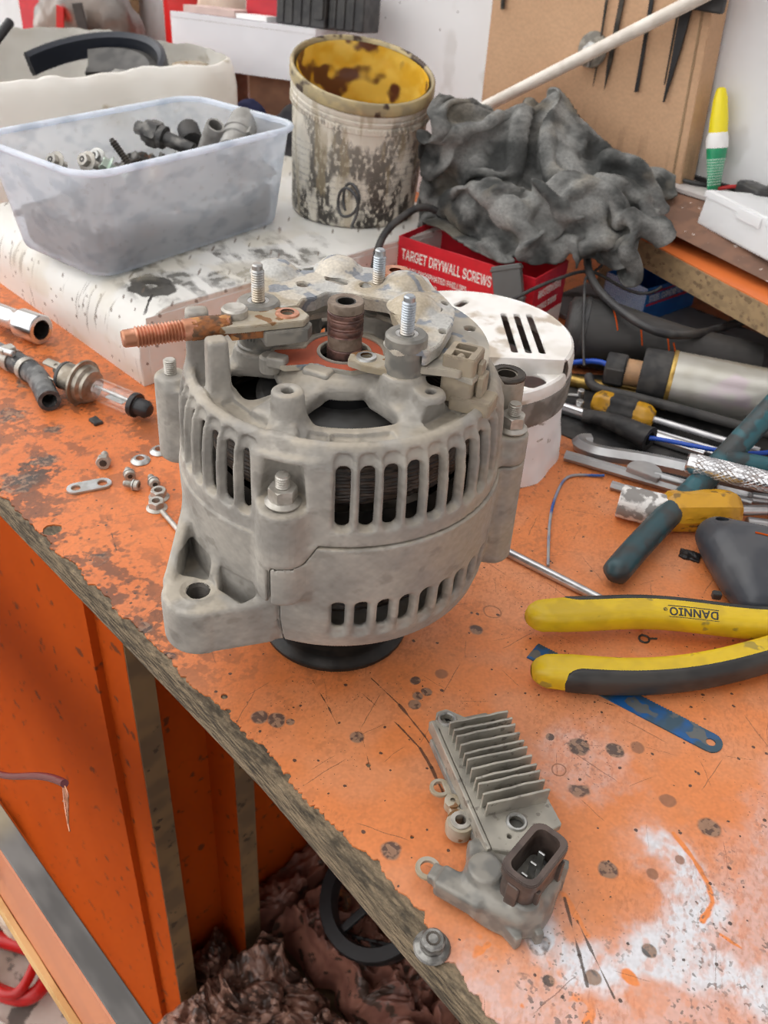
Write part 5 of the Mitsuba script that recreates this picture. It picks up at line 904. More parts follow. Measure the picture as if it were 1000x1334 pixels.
# ---------------------------------------------------------------- rag: a cloth relaxed over its resting points so that the surplus buckles into folds
def make_rag():
    A_ = np.array([(-1, 1, -283, 350, 160), (-1, .3, -293, 338, 120), (-1, -.4, -299, 345, 84), (-.8, -1, -252, 336, 52), (-.4, -1, -186, 318, 62), (.1, -1, -150, 344, 66), (.5, -1, -128, 372, 70), (1, -.7, -108, 400, 80), (1, 0, -112, 430, 98), (1, .5, -142, 462, 106), (.6, 1, -186, 474, 118), (.1, 1, -262, 480, 156), (-.05, .8, -258, 470, 150), (-.45, 1, -275, 430, 138), (-.7, .8, -272, 376, 152), (-.5, .2, -246, 366, 116), (-.6, -.4, -250, 346, 86), (0, .05, -192, 384, 84), (.3, -.2, -172, 376, 124), (.3, .4, -196, 412, 122), (-.1, -.5, -186, 336, 102), (.5, -.5, -134, 380, 104), (.7, .1, -140, 424, 118), (.1, .45, -222, 414, 138), (-.25, -.2, -216, 352, 112)], float)
    from scipy.interpolate import RBFInterpolator
    nx, ny = 120, 104; U_, V_ = np.meshgrid(np.linspace(-1, 1, nx), np.linspace(-1, 1, ny), indexing='ij'); uvp = np.stack([U_, V_], -1).reshape(-1, 2)
    Pp = RBFInterpolator(A_[:, :2], A_[:, 2:], kernel='thin_plate_spline', smoothing=.01)(uvp).reshape(nx, ny, 3); base_ = Pp.copy()
    nz = np.cross(np.gradient(Pp, axis=0), np.gradient(Pp, axis=1)); nz /= np.linalg.norm(nz, axis=-1, keepdims=True) + 1e-9
    q3 = lambda s, k, r=1.0: np.stack([uvp[:, 0] * s + k * 3.1, uvp[:, 1] * s * r + k, uvp[:, 0] * 0 + k * .7], 1)
    wx, wy = [(meshkit.fbm(q3(1.6, k), 3, k) - .5) * .9 for k in (11, 12)]
    def rid(s, k, r): 
        p = np.stack([(uvp[:, 0] + wx) * s + k, (uvp[:, 1] + wy) * s * r + k, uvp[:, 0] * 0], 1); return (1 - 2 * np.abs(meshkit.noise(p, k) * 2 - 1)).reshape(nx, ny)
    off = nz * (28 * rid(1.45, 3, .9) + 7 * rid(3.1, 9, 1.1))[..., None]
    for ax in range(3): off[..., ax] += 13 * rid(2.0, 20 + ax, 1)
    Pp = Pp + off
    K = 1.5; lx_ = np.linalg.norm(np.diff(base_, axis=0), axis=-1, keepdims=True) * K; ly_ = np.linalg.norm(np.diff(base_, axis=1), axis=-1, keepdims=True) * K
    lx_ = .5 * lx_ + .5 * lx_.mean(); ly_ = .5 * ly_ + .5 * ly_.mean()
    wt = np.zeros((nx, ny)); 
    for a in A_: wt = np.maximum(wt, np.exp(-((U_ - a[0]) ** 2 + (V_ - a[1]) ** 2) / .012))
    wt = (.10 * wt + .003)[..., None]
    S = slice
    for it in range(260):
        acc = np.zeros_like(Pp); cnt = np.zeros((nx, ny, 1))
        def con(sa, sb, L_, st, comp):
            d = Pp[sb] - Pp[sa]; l = np.linalg.norm(d, axis=-1, keepdims=True) + 1e-9; c = .5 * (l - L_) / l * d; c = np.where(l < L_, c * comp, c) * st; acc[sa] += c; acc[sb] -= c; cnt[sa] += st; cnt[sb] += st
        con((S(0, -1), S(None)), (S(1, None), S(None)), lx_, 1, 1); con((S(None), S(0, -1)), (S(None), S(1, None)), ly_, 1, 1)
        dg = np.sqrt(lx_[:, :-1] ** 2 + ly_[:-1] ** 2); con((S(0, -1), S(0, -1)), (S(1, None), S(1, None)), dg, .4, .6); con((S(1, None), S(0, -1)), (S(0, -1), S(1, None)), dg, .4, .6)
        m = 7; con((S(0, -m), S(None)), (S(m, None), S(None)), lx_.mean() * m * .93, .5, 1); con((S(None), S(0, -m)), (S(None), S(m, None)), ly_.mean() * m * .93, .5, 1)
        m = 3; con((S(0, -m), S(None)), (S(m, None), S(None)), lx_.mean() * m * .985, .5, 1); con((S(None), S(0, -m)), (S(None), S(m, None)), ly_.mean() * m * .985, .5, 1)
        Pp = Pp + 1.1 * acc / cnt; Pp += (base_ - Pp) * wt; Pp[..., 2] -= .05
        dd = Pp - base_; dn_ = np.linalg.norm(dd, axis=-1, keepdims=True); Pp = np.where(dn_ > 40, base_ + dd / dn_ * 40, Pp)
        Pp[..., 2] = np.maximum(Pp[..., 2], 3)
        d = Pp[..., :2] - bC - [3, 1]; r = np.linalg.norm(d, axis=-1, keepdims=True); inb = (r < 63) & (Pp[..., 2:] < 172); Pp[..., :2] = np.where(inb, bC + [3, 1] + d / r * 63, Pp[..., :2])
        q = Pp - rx0; lx, ly = q @ rdx, q @ rdy; inr = (lx > -3) & (lx < W_ + 3) & (ly > -3) & (ly < D_ + 3) & (Pp[..., 2] < H_ + 4); Pp[..., 2] = np.where(inr, H_ + 4, Pp[..., 2])
        Pp[..., 1] = np.minimum(Pp[..., 1], 508)
    lap = Pp.copy(); lap[1:-1, 1:-1] = (Pp[:-2, 1:-1] + Pp[2:, 1:-1] + Pp[1:-1, :-2] + Pp[1:-1, 2:]) / 4; Pp = .3 * Pp + .7 * lap
    nz = np.cross(np.gradient(Pp, axis=0), np.gradient(Pp, axis=1)); nz /= np.linalg.norm(nz, axis=-1, keepdims=True) + 1e-9
    top_ = Pp + nz * .7; bot_ = Pp - nz * .7; Vv = np.vstack([top_.reshape(-1, 3), bot_.reshape(-1, 3)]); I = np.arange(nx * ny).reshape(nx, ny)
    q = np.stack([I[:-1, :-1], I[1:, :-1], I[1:, 1:], I[:-1, 1:]], -1).reshape(-1, 4); b_ = np.r_[I[0, :], I[1:, -1], I[-1, -2::-1], I[-2:0:-1, 0]]; b2 = np.roll(b_, -1); F = np.vstack([q, q[:, ::-1] + nx * ny, np.stack([b_, b2, b2 + nx * ny, b_ + nx * ny], 1)])
    return trimesh.Trimesh(Vv, np.vstack([F[:, [0, 1, 2]], F[:, [0, 2, 3]]]), process=False)
add('rag', make_rag(), 'rag_cloth', True, 'crumpled dark grey oily rag heaped over the red screw box and against the bucket', 'rag')

# ---------------------------------------------------------------- tools heaped on the right
k = tag('fuel_pump', 'silver cylindrical fuel pump with a black cap, lying on the tool heap', 'pump')
fa, fb = vec(-36, 318, 24), vec(64, 368, 25); FP = lambda m: between(m, fa, fb)
part(k, 'body', FP(lathe([(0, 22), (19.5, 22), (21, 23), (21.3, 25), (21.3, 92), (20, 94), (12, 95), (12, 104), (0, 104)], 64)), 'pump_metal', 35, 'silver zinc-plated barrel')
part(k, 'ring', FP(lathe([(19, 21.4), (21.6, 21.6), (21.8, 23), (21.6, 24.4), (20, 24.6)], 64)), 'brass', 35, 'yellowish crimped edge')
part(k, 'collar', FP(lathe([(0, 2), (18.6, 2), (19.6, 3), (20.2, 20), (19.4, 22), (0, 22)], 56)), 'black_rubber', 35, 'black rubber collar')
part(k, 'connector', FP([lathe([(0, -9), (9.2, -9), (9.6, -8), (9.6, 2), (0, 2)], 40), bx(-4, 11.4, -3, 3, -8, 2, .6)]), 'tan_connector', 30, 'tan connector ring')
part(k, 'cap', FP([lathe([(0, -23), (11, -23), (11.8, -22), (12, -10), (11, -8.6), (0, -8.6)], 40), bx(-13, -6, -6, 6, -22, -9, 1), bx(5, 13.5, -5, 5, -20, -9, 1)]), 'black_rubber', 30, 'black rubber cap')
def driver(label, a, b, L, r, key='screwdriver', sh=5, shr=2.4):
    k = tag(num(key), label, 'screwdriver'); W = lambda m: between(m, a, b)
    six = lambda r_, z0, z1, lo: sweep(np.stack([np.zeros(12), np.zeros(12), np.linspace(z0, z1, 12)], 1), np.stack([(1 + lo * np.cos(6 * th)) * np.cos(th), (1 + lo * np.cos(6 * th)) * np.sin(th)], 1), up=(0, 1, 0), scale=np.stack([r_, r_], 1))
    t = np.linspace(0, 1, 12)
    part(k, 'handle', W(six(r * np.interp(t, [0, .05, .2, .5, .8, .95, 1], [.6, .92, 1, .93, .97, .9, .6]), 0, L, .05)), 'amber_handle', 40, 'amber yellow handle')
    part(k, 'grip', W(six(r * np.interp(t, [0, .05, .5, .95, 1], [.95, 1.06, 1.0, 1.06, .95]), L * .28, L * .70, .09)), 'black_rubber', 40, 'black rubber grip')
    part(k, 'shank', W(lathe([(0, L - 2), (shr, L - 2), (shr, L + sh), (0, L + sh)], 20)), 'brushed_steel', 35, 'steel shank'); return k
driver('amber-handled screwdriver with a black grip, lying beneath the fuel pump', vec(-46, 282.5, 10), vec(43, 311.6, 9), 44, 9, sh=72)
k = tag(num('screwdriver'), 'larger amber screwdriver with an embossed faceted handle under the teal bar', 'screwdriver')
W = lambda m: between(m, vec(62, 203, 11.5), vec(104, 256, 11.5)); t = np.linspace(0, 1, 14)
part(k, 'handle', W(sweep(np.stack([t * 0, t * 0, t * 46], 1), circle(1, 8), up=(0, 1, 0), scale=np.stack([12.5 * np.interp(t, [0, .06, .15, .8, .94, 1], [.7, .95, 1, 1.04, .95, .7])] * 2, 1))), 'amber_handle', 25, 'faceted amber handle')
part(k, 'emboss', [W(move(lathe([(2.6, 0), (3.3, 0), (3.1, .5), (2.7, .5)], 20), (0, 0, 0), 0, 90, 0).apply_translation((-11.9, s_, z_))) for z_, s_ in ((12, 0), (20, 1), (28, -.5), (35, .6))], 'amber_handle', 30)
part(k, 'shank', W(rod((0, 0, 44), (0, 0, 120), 3.2)), 'brushed_steel', 40)
steel = lambda key, label, cat, a, b, r, r2=None, n=20, mat='brushed_steel': add(num(key), rod(a, b, r, r2, n), mat, 35, label, cat)
k = tag('long_rod', 'long round chrome rod lying beneath the amber screwdriver', 'rod'); part(k, 'shank', rod((-66, 262, 5), (40, 292, 5), 4.4, n=24), 'chrome', 40); part(k, 'end', rod((-70, 261, 5), (-66, 262, 5), 3.2, n=24), 'dark_steel', 40)
steel('thin_rod', 'thin steel rod parallel to the amber screwdriver, next to it', 'rod', (-8, 284, 4), (70, 305, 4), 2.0); steel('thin_rod', 'thinnest steel rod lying between the screwdriver shank and the chrome rod', 'rod', (-4, 292, 3), (70, 316, 3), 1.6)
def hexkey(label, pts, r, rb=10):
    path = spline(pts, 40) if len(pts) > 2 else np.linspace(pts[0], pts[1], 12); k = tag(num('hex_key'), label, 'hex key')
    part(k, 'arm', sweep(path, circle(r, 6)), 'satin_steel', 20); return k
hexkey('largest hex key, thick satin steel, its bend next to the white cover', [(-18, 242, 5.5), (-20, 232, 6.5), (-12, 229.5, 7.5), (10, 238.5, 9), (52, 259, 11), (110, 287, 13)], 5.2)
hexkey('smaller hex key lying before the largest one, its end next to the orange bench', [(-19, 216, 4), (10, 226.5, 4.4), (48, 240, 5), (90, 258, 6)], 3.6); hexkey('thin hex key lying nearest the dirty white roller', [(20, 213, 3), (40, 220, 3.2), (90, 240, 4)], 2.9)
k = tag('flat_spanner', 'flat satin steel spanner jaw lying over the smaller hex keys', 'spanner'); part(k, 'jaw', move(ext(Point(0, 0).buffer(11).intersection(sbox(-12, -4, 12, 12)).buffer(-1).buffer(1), 0, 4, .6), (31, 230, 9.2), 12), 'satin_steel', 30); part(k, 'shaft', rod((36, 233, 11), (92, 256, 10), 2.6), 'satin_steel', 35)
k = tag('paint_roller', 'short metal cylinder smeared with white paint, lying before the teal bar', 'roller')
wa, wb_ = vec(38, 193, 10.4), vec(70, 208, 10.4); part(k, 'sleeve', rough(between(lathe([(8.6, 0), (9.6, 0), (10.2, .8), (10.2, 27), (9.4, 28), (0, 28), (0, 12), (8.4, 12), (8.6, 0)], 40), wa, wb_), .15, 3, 4, 2), 'white_smear', 40); part(k, 'core', between(lathe([(0, 2), (4, 2), (4, 60), (0, 60)], 20), wa, wb_), 'dark_steel', 35)
k = tag('teal_bar', 'long dark teal-painted round steel bar slanting across the tool heap', 'bar'); tb = spline([(76.5, 131, 8.6), (70, 180, 13), (64, 268, 26), (67, 301, 46), (70, 345, 66)], 60)
part(k, 'shank', sweep(tb, circle(7.6, 24), scale=np.stack([np.interp(np.linspace(0, 1, 60), [0, .008, .02, 1], [.45, .85, 1, 1.04])] * 2, 1)), 'teal_paint', 60); part(k, 'branch', rod((64, 262, 25), (96, 284, 24), 7, 6, 24), 'teal_paint', 50, 'short side branch')
k = tag('knurled_handle', 'knurled chrome bar end lying over the teal bar', 'bar'); ka, kb = vec(52, 238, 26.5), vec(140, 278, 27)
part(k, 'core', between(lathe([(0, 0), (5.2, 0), (6.2, 1), (6.4, 4), (6.2, 5), (6.2, 96), (0, 96)], 36), ka, kb), 'chrome', 35)
kn = []; 
for s_ in (1, -1):
    for i in range(16):
        z = np.linspace(5.5, 95, 70); an_ = i * 2 * np.pi / 16 + s_ * z / 9; kn.append(sweep(np.stack([6.15 * np.cos(an_), 6.15 * np.sin(an_), z], 1), circle(.42, 4), cap=False))
part(k, 'knurling', between(kn, ka, kb), 'brushed_steel', 25, 'fine crossed knurling', kind='stuff')
k = tag('grip_housing', 'dark grey rounded plastic grip with a finger hole, next to the pliers', 'grip')
ms = m3.Manifold.batch_hull([m3.Manifold.sphere(r, 32).translate(p) for p, r in (((98, 202, 14), 12), ((108, 196, 15), 15), ((124, 184, 14), 15), ((138, 172, 10.5), 10.5), ((128, 206, 17), 16), ((150, 190, 12), 12))]).refine_to_length(2.0)
mg = tm(ms); trimesh.smoothing.filter_taubin(mg, iterations=12); mg = tm(man(mg) - tm2 if False else man(mg) - m3.Manifold.cylinder(30, 3.6, 3.6, 24).translate((97, 203, 20)))
part(k, 'shell', mg, 'grip_grey', 50); part(k, 'button', move(ext(rrect(5, 4, 1), 0, 4, .6), (121, 165, 5), 40), 'black_plastic', 30)
part(k, 'scratch', tube([(118, 198, 31.6), (124, 200, 32.2), (130, 200, 32.6), (134, 197, 32.2)], .5, 12, 6), 'orange_panel', 40, 'orange scratch')
add('scrap_chip', rough(move(bx(-6, 6, -4, 4, 0, 1.6, .5), (90, 192, 0), 20), 1.2, 3, 5, 1.2), 'black_metal', 40, 'dark crumpled scrap of metal on the orange bench beside the grip', 'scrap')
k = tag('spring_clip', 'small dark wire loop lying next to the first plier grip', 'clip'); part(k, 'loop', move(trimesh.creation.torus(2.6, .5), (111.5, 112.6, .6)), 'dark_steel', 40); part(k, 'tail', rod((113, 114.6, .7), (116, 118, .7), .5), 'dark_steel', 40)
k = tag('power_tool', 'dark grey power tool body with orange scratches behind the fuel pump', 'power tool')
pa, pb = vec(-112, 330, 27), vec(10, 410, 22); part(k, 'body', between(lathe([(0, 0), (20, 0), (25, 3), (26.5, 10), (26, 36), (22, 60), (18, 90), (16.5, 130), (15, 146), (0, 147)], 56), pa, pb), 'tool_grey', 50)
part(k, 'vent_ring', between(lathe([(26.2, 12), (27.2, 12.5), (27.2, 15.5), (26.2, 16)], 56), pa, pb), 'black_plastic', 40)
for q, (z0, z1) in enumerate(((30, 38), (52, 58), (74, 80), (80, 88))):
    an_ = np.linspace(1.6 + .3 * q, 2.5 + .3 * q, 14); r_ = np.interp(np.linspace(z0, z1, 14), [10, 36, 60, 90, 130], [26.5, 26, 22, 18, 16.5]); part(k, 'scratch', between(sweep(np.stack([r_ * np.cos(an_ * s if False else an_), r_ * np.sin(an_), np.linspace(z0, z1, 14)], 1), circle(.6, 6)), pa, pb), 'orange_panel', 40, 'orange scratch')
k = tag('brass_tube', 'brass tube lying between the white cover and the fuel pump cap', 'tube'); part(k, 'pipe', rod((-100, 292, 5), (-36, 326, 5), 4.6, n=24), 'brass', 40); part(k, 'end', rod((-36, 326, 5), (-28, 330, 5), 5.6, n=24), 'dark_steel', 40)
k = tag('rubber_sleeve', 'crushed black rubber sleeve over the chrome rod', 'sleeve'); part(k, 'tube', rough(sweep(spline([(-40, 262, 8), (-20, 268, 10), (-4, 268, 11), (10, 268, 11)], 30), circle(1, 20), scale=np.stack([np.linspace(5, 9, 30), np.linspace(4, 8, 30)], 1), cap=False), .9, 6, 3), 'black_rubber', 50); part(k, 'lip', between(lathe([(5, 0), (8.6, 0), (8.6, 1), (5, 1), (5, 0)], 28), (9.6, 268, 11), (12, 268, 11)), 'black_rubber', 40)
k = tag('terminal_strip', 'small bright brass terminal pair with wires beside the amber screwdriver', 'terminal'); part(k, 'post', rod((-58, 284, 3), (-58, 284, 13), 2.6), 'zinc', 30); part(k, 'post', rod((-50, 272, 3), (-50, 272, 12), 2.8), 'zinc', 30); part(k, 'wire', tube([(-58, 283, 8), (-66, 270, 9), (-64, 252, 8), (-54, 244, 4)], 1.5, 24, 8), 'zinc', 50)
steel('steel_blank', 'flat dark steel blank under the knurled bar', 'steel blank', (66, 262, 5), (120, 290, 5), 3.2, n=6); steel('tool_shaft', 'round tool shaft lying behind the larger amber screwdriver', 'rod', (88, 262, 8), (140, 300, 8), 4.6); steel('tool_shaft', 'second round tool shaft nearest the grip housing', 'rod', (98, 240, 6), (150, 280, 6), 4.0)
add('copper_offcut', rough(bx(70, 82, 288, 300, 4, 16, 2), .5, 4, 2, 3), 'copper', 40, 'copper-coloured offcut below the teal bar branch', 'offcut')
add('oily_mat', ext(Polygon([(-70, 262), (-52, 244), (-8, 250), (40, 262), (100, 292), (150, 330), (150, 378), (60, 380), (-60, 345), (-92, 310)]).buffer(5), .1, 1.0, .2), 'black_rubber', False, 'black sheet added beneath the heap of tools to darken the gaps', 'mat')  # dark sheet added so the gaps between the tools go black
# cables
add('black_cable', tube([(-150, 400, 76), (-107.0, 354.0, 58.0), (-80.0, 341.0, 55.0), (-42.0, 336.0, 51.0), (-27.0, 390.0, 40.0), (-28.0, 502.0, 18.0), (-14, 530, 12)], 3.2, 70, 12), 'black_plastic', 60, 'thick black cable curving in front of the blue nail box', 'cable')
add(num('thin_cable'), tube([(-120, 262, 62), (-120, 292, 66), (-124, 340, 64), (-122, 384, 54), (-98, 400, 44), (-82, 410, 52)], 1.3, 50, 8), 'black_plastic', 60, 'thin dark cable arching from the red box corner to the shelf plank', 'cable')
add(num('thin_cable'), tube([(-140, 420, 60), (-132, 392, 54), (-118, 356, 60), (-100, 330, 58), (-82, 312, 34), (-72, 304, 20)], 1.1, 50, 8), 'black_plastic', 60, 'thin dark cable dropping from the rag to the pump cap', 'cable')
add('black_hose', tube([(-64, 300, 16), (-52, 292, 15), (-34, 294, 17), (0, 306, 18), (40, 322, 17), (90, 340, 16)], 3.4, 50, 12), 'black_rubber', 60, 'black hose running along the underside of the fuel pump', 'hose')
add('blue_wire', tube([(-112, 290, 14), (-96, 300, 13), (-84, 306, 17), (-70, 312, 22), (-56, 312, 24)], 2.0, 40, 10), 'blue_plastic', 60, 'bright blue wire plugged into the pump cap', 'wire')
add(num('thin_wire'), tube([(10, 220, 2), (4, 214, 1.4), (-4, 203, 1.2), (-1, 188, 1.2), (10, 166, 1.2), (27, 141, 1.2), (43, 120, 1.2)], .9, 60, 8), 'wire_blue_grey', 60, 'thin blue-grey wire looping over the orange bench beside the cover', 'wire')
add(num('thin_wire'), tube([(10, 268, 12), (30, 276, 14), (56, 288, 16), (80, 312, 20)], 1.6, 30, 8), 'blue_plastic', 60, 'blue wire lying over the rods by the teal bar', 'wire')
add('purple_wire', tube([(-22, 440, 3), (-14, 450, 8), (-8, 444, 12), (-4, 430, 12)], 1.6, 30, 8), 'purple_wire', 60, 'short purple wire on the grey sheet', 'wire')
add('coiled_cable', tube([(-300, 268, 78), (-306, 272, 92), (-296, 270, 100), (-284, 268, 94), (-286, 264, 80), (-298, 262, 76), (-304, 264, 88), (-294, 264, 98), (-282, 264, 92), (-280, 262, 80), (-278, 256, 74), (-272, 252, 76)], 1.2, 90, 8), 'black_plastic', 60, 'thin black wire coiled against the foot of the grease bucket', 'wire')
add(num('black_lead'), tube([(-256, 330, 78), (-262, 316, 82), (-264, 296, 76), (-262, 276, 66), (-256, 262, 46), (-250, 254, 20), (-246, 248, 3)], 3.0, 50, 12), 'black_rubber', 60, 'black cable hanging down from the rag behind the alternator', 'cable')
add('grey_board', bx(-190, 170, 396, 506, .2, 3.6, .5), 'grey_board', False, 'dark grey sheet added on the bench to deepen the shade under the shelf plank', 'board')  # grey sheet added over the worktop, dark for the shade beneath the plank

# ---------------------------------------------------------------- shelf, wall pieces
k = tag('shelf_plank', 'chipboard shelf plank with an orange top, over the blue nail box', 'plank')
pp0, ppd = vec(-160, 450, 50), vec(152, -46, 0) / np.hypot(152, 46); PF = lambda m: frame(m, pp0, ppd, (0, 0, 1))
part(k, 'core', PF(bx(0, 330, 0, 70, 0, 20.6, .3)), 'tan_chipboard', False, 'bare chipboard edge'); part(k, 'laminate', PF(bx(0, 330, .3, 70, 20.6, 21.6)), 'orange_panel2', False, 'orange laminate top')
part(k, 'support', bx(-178, -164, 470, 505, 3.8, 50), 'tan_chipboard', False); part(k, 'support', bx(150, 166, 410, 450, 4, 50), 'tan_chipboard', False)
k = tag('wall_ledge', 'brown hardboard upstand with a pale ledge running along the white wall', 'ledge')
part(k, 'upstand', m3.Manifold.hull_points([vec(*q) for q in ((-420, 508, 95), (420, 508, 95), (-420, 520, 95), (420, 520, 95), (-170, 496, 72.2), (130, 395, 72.2), (130, 520, 72.2), (-170, 520, 72.2))]), 'hardboard', False, 'sloping brown hardboard strip'); part(k, 'ledge_top', bx(-420, 420, 503, 541, 95, 98.5, .5), 'pale_ledge', False, 'pale ledge'); part(k, 'back_seam', bx(-420, 420, 537, 541.5, 98.5, 102, .6), 'black_metal', False, 'dark seam against the wall')
k = tag('cardboard_panel', 'flat brown cardboard box panel leaning on the white wall, hung with blades', 'cardboard')
cl_ = Polygon([(-377, 98.6), (-143.5, 98.6), (-157, 300), (-377, 300)])
part(k, 'panel', frame(ext(cl_, 0, 24, .8), (0, 538, 0), (1, 0, 0), (0, -1, 0)), 'cardboard', 30); part(k, 'fold', [frame(ext(LineString([(-152, 100), (-165.5, 298)]).buffer(.5), 24, 24.3), (0, 538, 0), (1, 0, 0), (0, -1, 0)), frame(ext(LineString([(-150.6, 100), (-164, 298)]).buffer(.25), 24, 24.4), (0, 538, 0), (1, 0, 0), (0, -1, 0))], 'kraft', False, 'crease near the side edge')
YF = 513.0
def hang(name, label, cat, outline, mat, t=1.6, y=YF):
    k = tag(num(name), label, cat); part(k, 'blade', frame(ext(Polygon(outline), .6, .6 + t, .3), (0, y, 0), (1, 0, 0), (0, -1, 0)), mat, 30); return k
hang('needle_file', 'thinnest dark needle file hanging on the cardboard, beside the round disc', 'file', [(-251.2, 240), (-248.8, 240), (-247, 172), (-247.6, 158), (-248.2, 172)], 'dark_steel')
hang('narrow_saw_blade', 'narrow dark blade hanging next to the needle file', 'blade', [(-236.5, 240), (-232, 240), (-233, 180), (-235.4, 157), (-237.4, 180)], 'dark_steel')
hang('steel_strip', 'narrow black blade hanging in the middle of the cardboard', 'blade', [(-209, 240), (-205, 240), (-201.5, 162), (-205, 161), (-206, 190)], 'black_metal', 1.4)
k = hang('wide_blade', 'widest black tapered blade hanging near the cardboard edge', 'blade', [(-179, 236), (-168, 236), (-170, 200), (-174.4, 159), (-175.6, 159), (-176.2, 190)], 'black_metal', 2); part(k, 'handle', bx(-172, -140, YF - 8, YF - 1, 229, 252, 2), 'black_plastic', 35, 'black handle block')
k = hang('slim_rod', 'slim dark rod hanging close beside the widest blade', 'rod', [(-182, 240), (-180, 240), (-177.6, 172), (-178.4, 172)], 'dark_steel')
k = tag('hook', 'small dark steel hook high on the cardboard', 'hook'); part(k, 'stem', rod((-362, YF - 2, 218), (-361, YF - 2, 203), 2), 'dark_steel', 35); part(k, 'plate', bx(-365, -358, YF - 2, YF, 216, 230, .5), 'dark_steel', 30)
k = tag('grinding_disc', 'round worn grinding disc bolted to the cardboard behind the white pole', 'disc')
D_c = lambda m: frame(m, (-255, YF, 186), (1, 0, 0), (0, -1, .1)); part(k, 'disc', D_c(lathe([(0, 0), (14, 0), (14.6, 1), (14, 3), (8, 4), (0, 4)], 44)), 'disc_grey', 35); part(k, 'bolt', D_c([lathe([(0, 4), (6, 4), (6, 5), (0, 5)], 30), tm(hexa(8, 5, 9, .6)), lathe([(0, 9), (2.4, 9), (2.4, 13), (0, 13)], 18)]), 'zinc', 30, 'bright bolt'); part(k, 'clip', D_c(bx(-3, 3, -14, -7, 4, 7, .6)), 'zinc', 30)
k = tag('white_pole', 'thin white pole slanting across the cardboard', 'pole'); q0, q1 = vec(-385, 496, 104), vec(-159, 496, 237); qd = (q1 - q0) / np.linalg.norm(q1 - q0)
part(k, 'tube', rod(q0 - qd * 25, q1 + qd * 120, 5.4, n=24), 'pole_white', 50); part(k, 'end', rod(q0 - qd * 26, q0 - qd * 25, 4.4, n=24), 'dark_steel', 40)
# glue tube
k = tag('glue_tube', 'green and white glue tube with a yellow cap standing on the ledge', 'glue tube'); ga, gb = vec(-116, 523, 98.8), vec(-136, 529, 176)
gax = (gb - ga) / np.linalg.norm(gb - ga); GLN = np.linalg.norm(gb - ga)
def oval(z, a_, b_): return np.stack([a_ * np.cos(th), b_ * np.sin(th), th * 0 + z], 1)
GT = lambda m: frame(move(m, (0, 0, 0), 0, -90, 0), ga, gax, (-.25, -1, 0)) if False else between(m, ga, gb)
prof_g = [(0, 10.5, 1.0), (4, 10.4, 3), (30, 10.0, 7.6), (34, 9.6, 8.0)]
part(k, 'sleeve', GT(loft([oval(z, a_, b_) for z, a_, b_ in prof_g], True)), 'glue_green', 40, 'green printed tube')
part(k, 'shoulder', GT(lathe([(0, 33.5), (8.9, 34), (8.8, 42), (7.6, 46), (0, 46)], 32)), 'white_plastic', 40, 'white shoulder'); part(k, 'cap', GT(lathe([(0, 45), (7.4, 45), (7.6, 46), (7.2, 56), (5.6, 72), (3.6, 79), (1.6, 80), (0, 80)], 32)), 'cap_yellow', 40, 'yellow pointed cap')
part(k, 'print', GT([loft([oval(z, a_ * 1.012 + .06, b_ * 1.012 + .06) for z, a_, b_ in ((z_, np.interp(z_, [0, 4, 30, 34], [10.5, 10.4, 10, 9.6]), np.interp(z_, [0, 4, 30, 34], [1, 3, 7.6, 8])) for z_ in (z0_, z0_ + .8))]) for z0_ in np.arange(5, 27, 2.2)]), 'glue_print', 40, 'fine pale print', kind='stuff')
# clear plastic box on the shelf, black plug
k = tag('clear_box', 'clear plastic organiser box lying on the shelf plank', 'box'); kb0, kbd = vec(-98, 470, 86), vec(.93, -.36, 0)
KF = lambda m: frame(m, kb0, kbd, (0, .14, 1)); o_, i_ = bx(0, 190, 0, 58, 0, 28, 2.4), bx(1.4, 188.6, 1.4, 56.6, 1.4, 26.6, 1.6)
part(k, 'shell', KF(tm(man(o_) - man(i_))), 'clear_plastic', 30, 'frosted clear shell'); part(k, 'lid_edge', KF([bx(-1, 191, -1, .4, 22, 27, .4), bx(-1, .4, -1, 59, 22, 27, .4)]), 'clear_plastic', 30); part(k, 'divider', KF([bx(62, 63.2, 1.6, 56, 1.6, 24), bx(120, 121.2, 1.6, 56, 1.6, 24)]), 'clear_plastic', False)
part(k, 'contents', KF(rough(bx(4, 58, 6, 52, 1.6, 11, 3), 2, 8, 3, 4)), 'fitting_grey', 40, 'grey parts inside', kind='stuff'); part(k, 'latch', KF(bx(40, 66, -2.2, 0, 18, 26, .6)), 'clear_plastic', 30)
k = tag('black_plug', 'black cable plug with a red lead on the pale ledge', 'plug'); part(k, 'body', rough(move(bx(-14, 14, -9, 9, 0, 13, 4), (-82, 524, 100), -20), 1.2, 8, 3, 3), 'black_plastic', 40); part(k, 'lead', tube([(-96, 530, 104), (-104, 532, 104), (-112, 530, 101), (-124, 528, 100)], 1.6, 24, 8), 'red_plastic', 50, 'red lead'); part(k, 'lead', tube([(-124, 528, 100.5), (-140, 520, 101), (-152, 518, 101.5)], 1.8, 24, 8), 'black_plastic', 50)

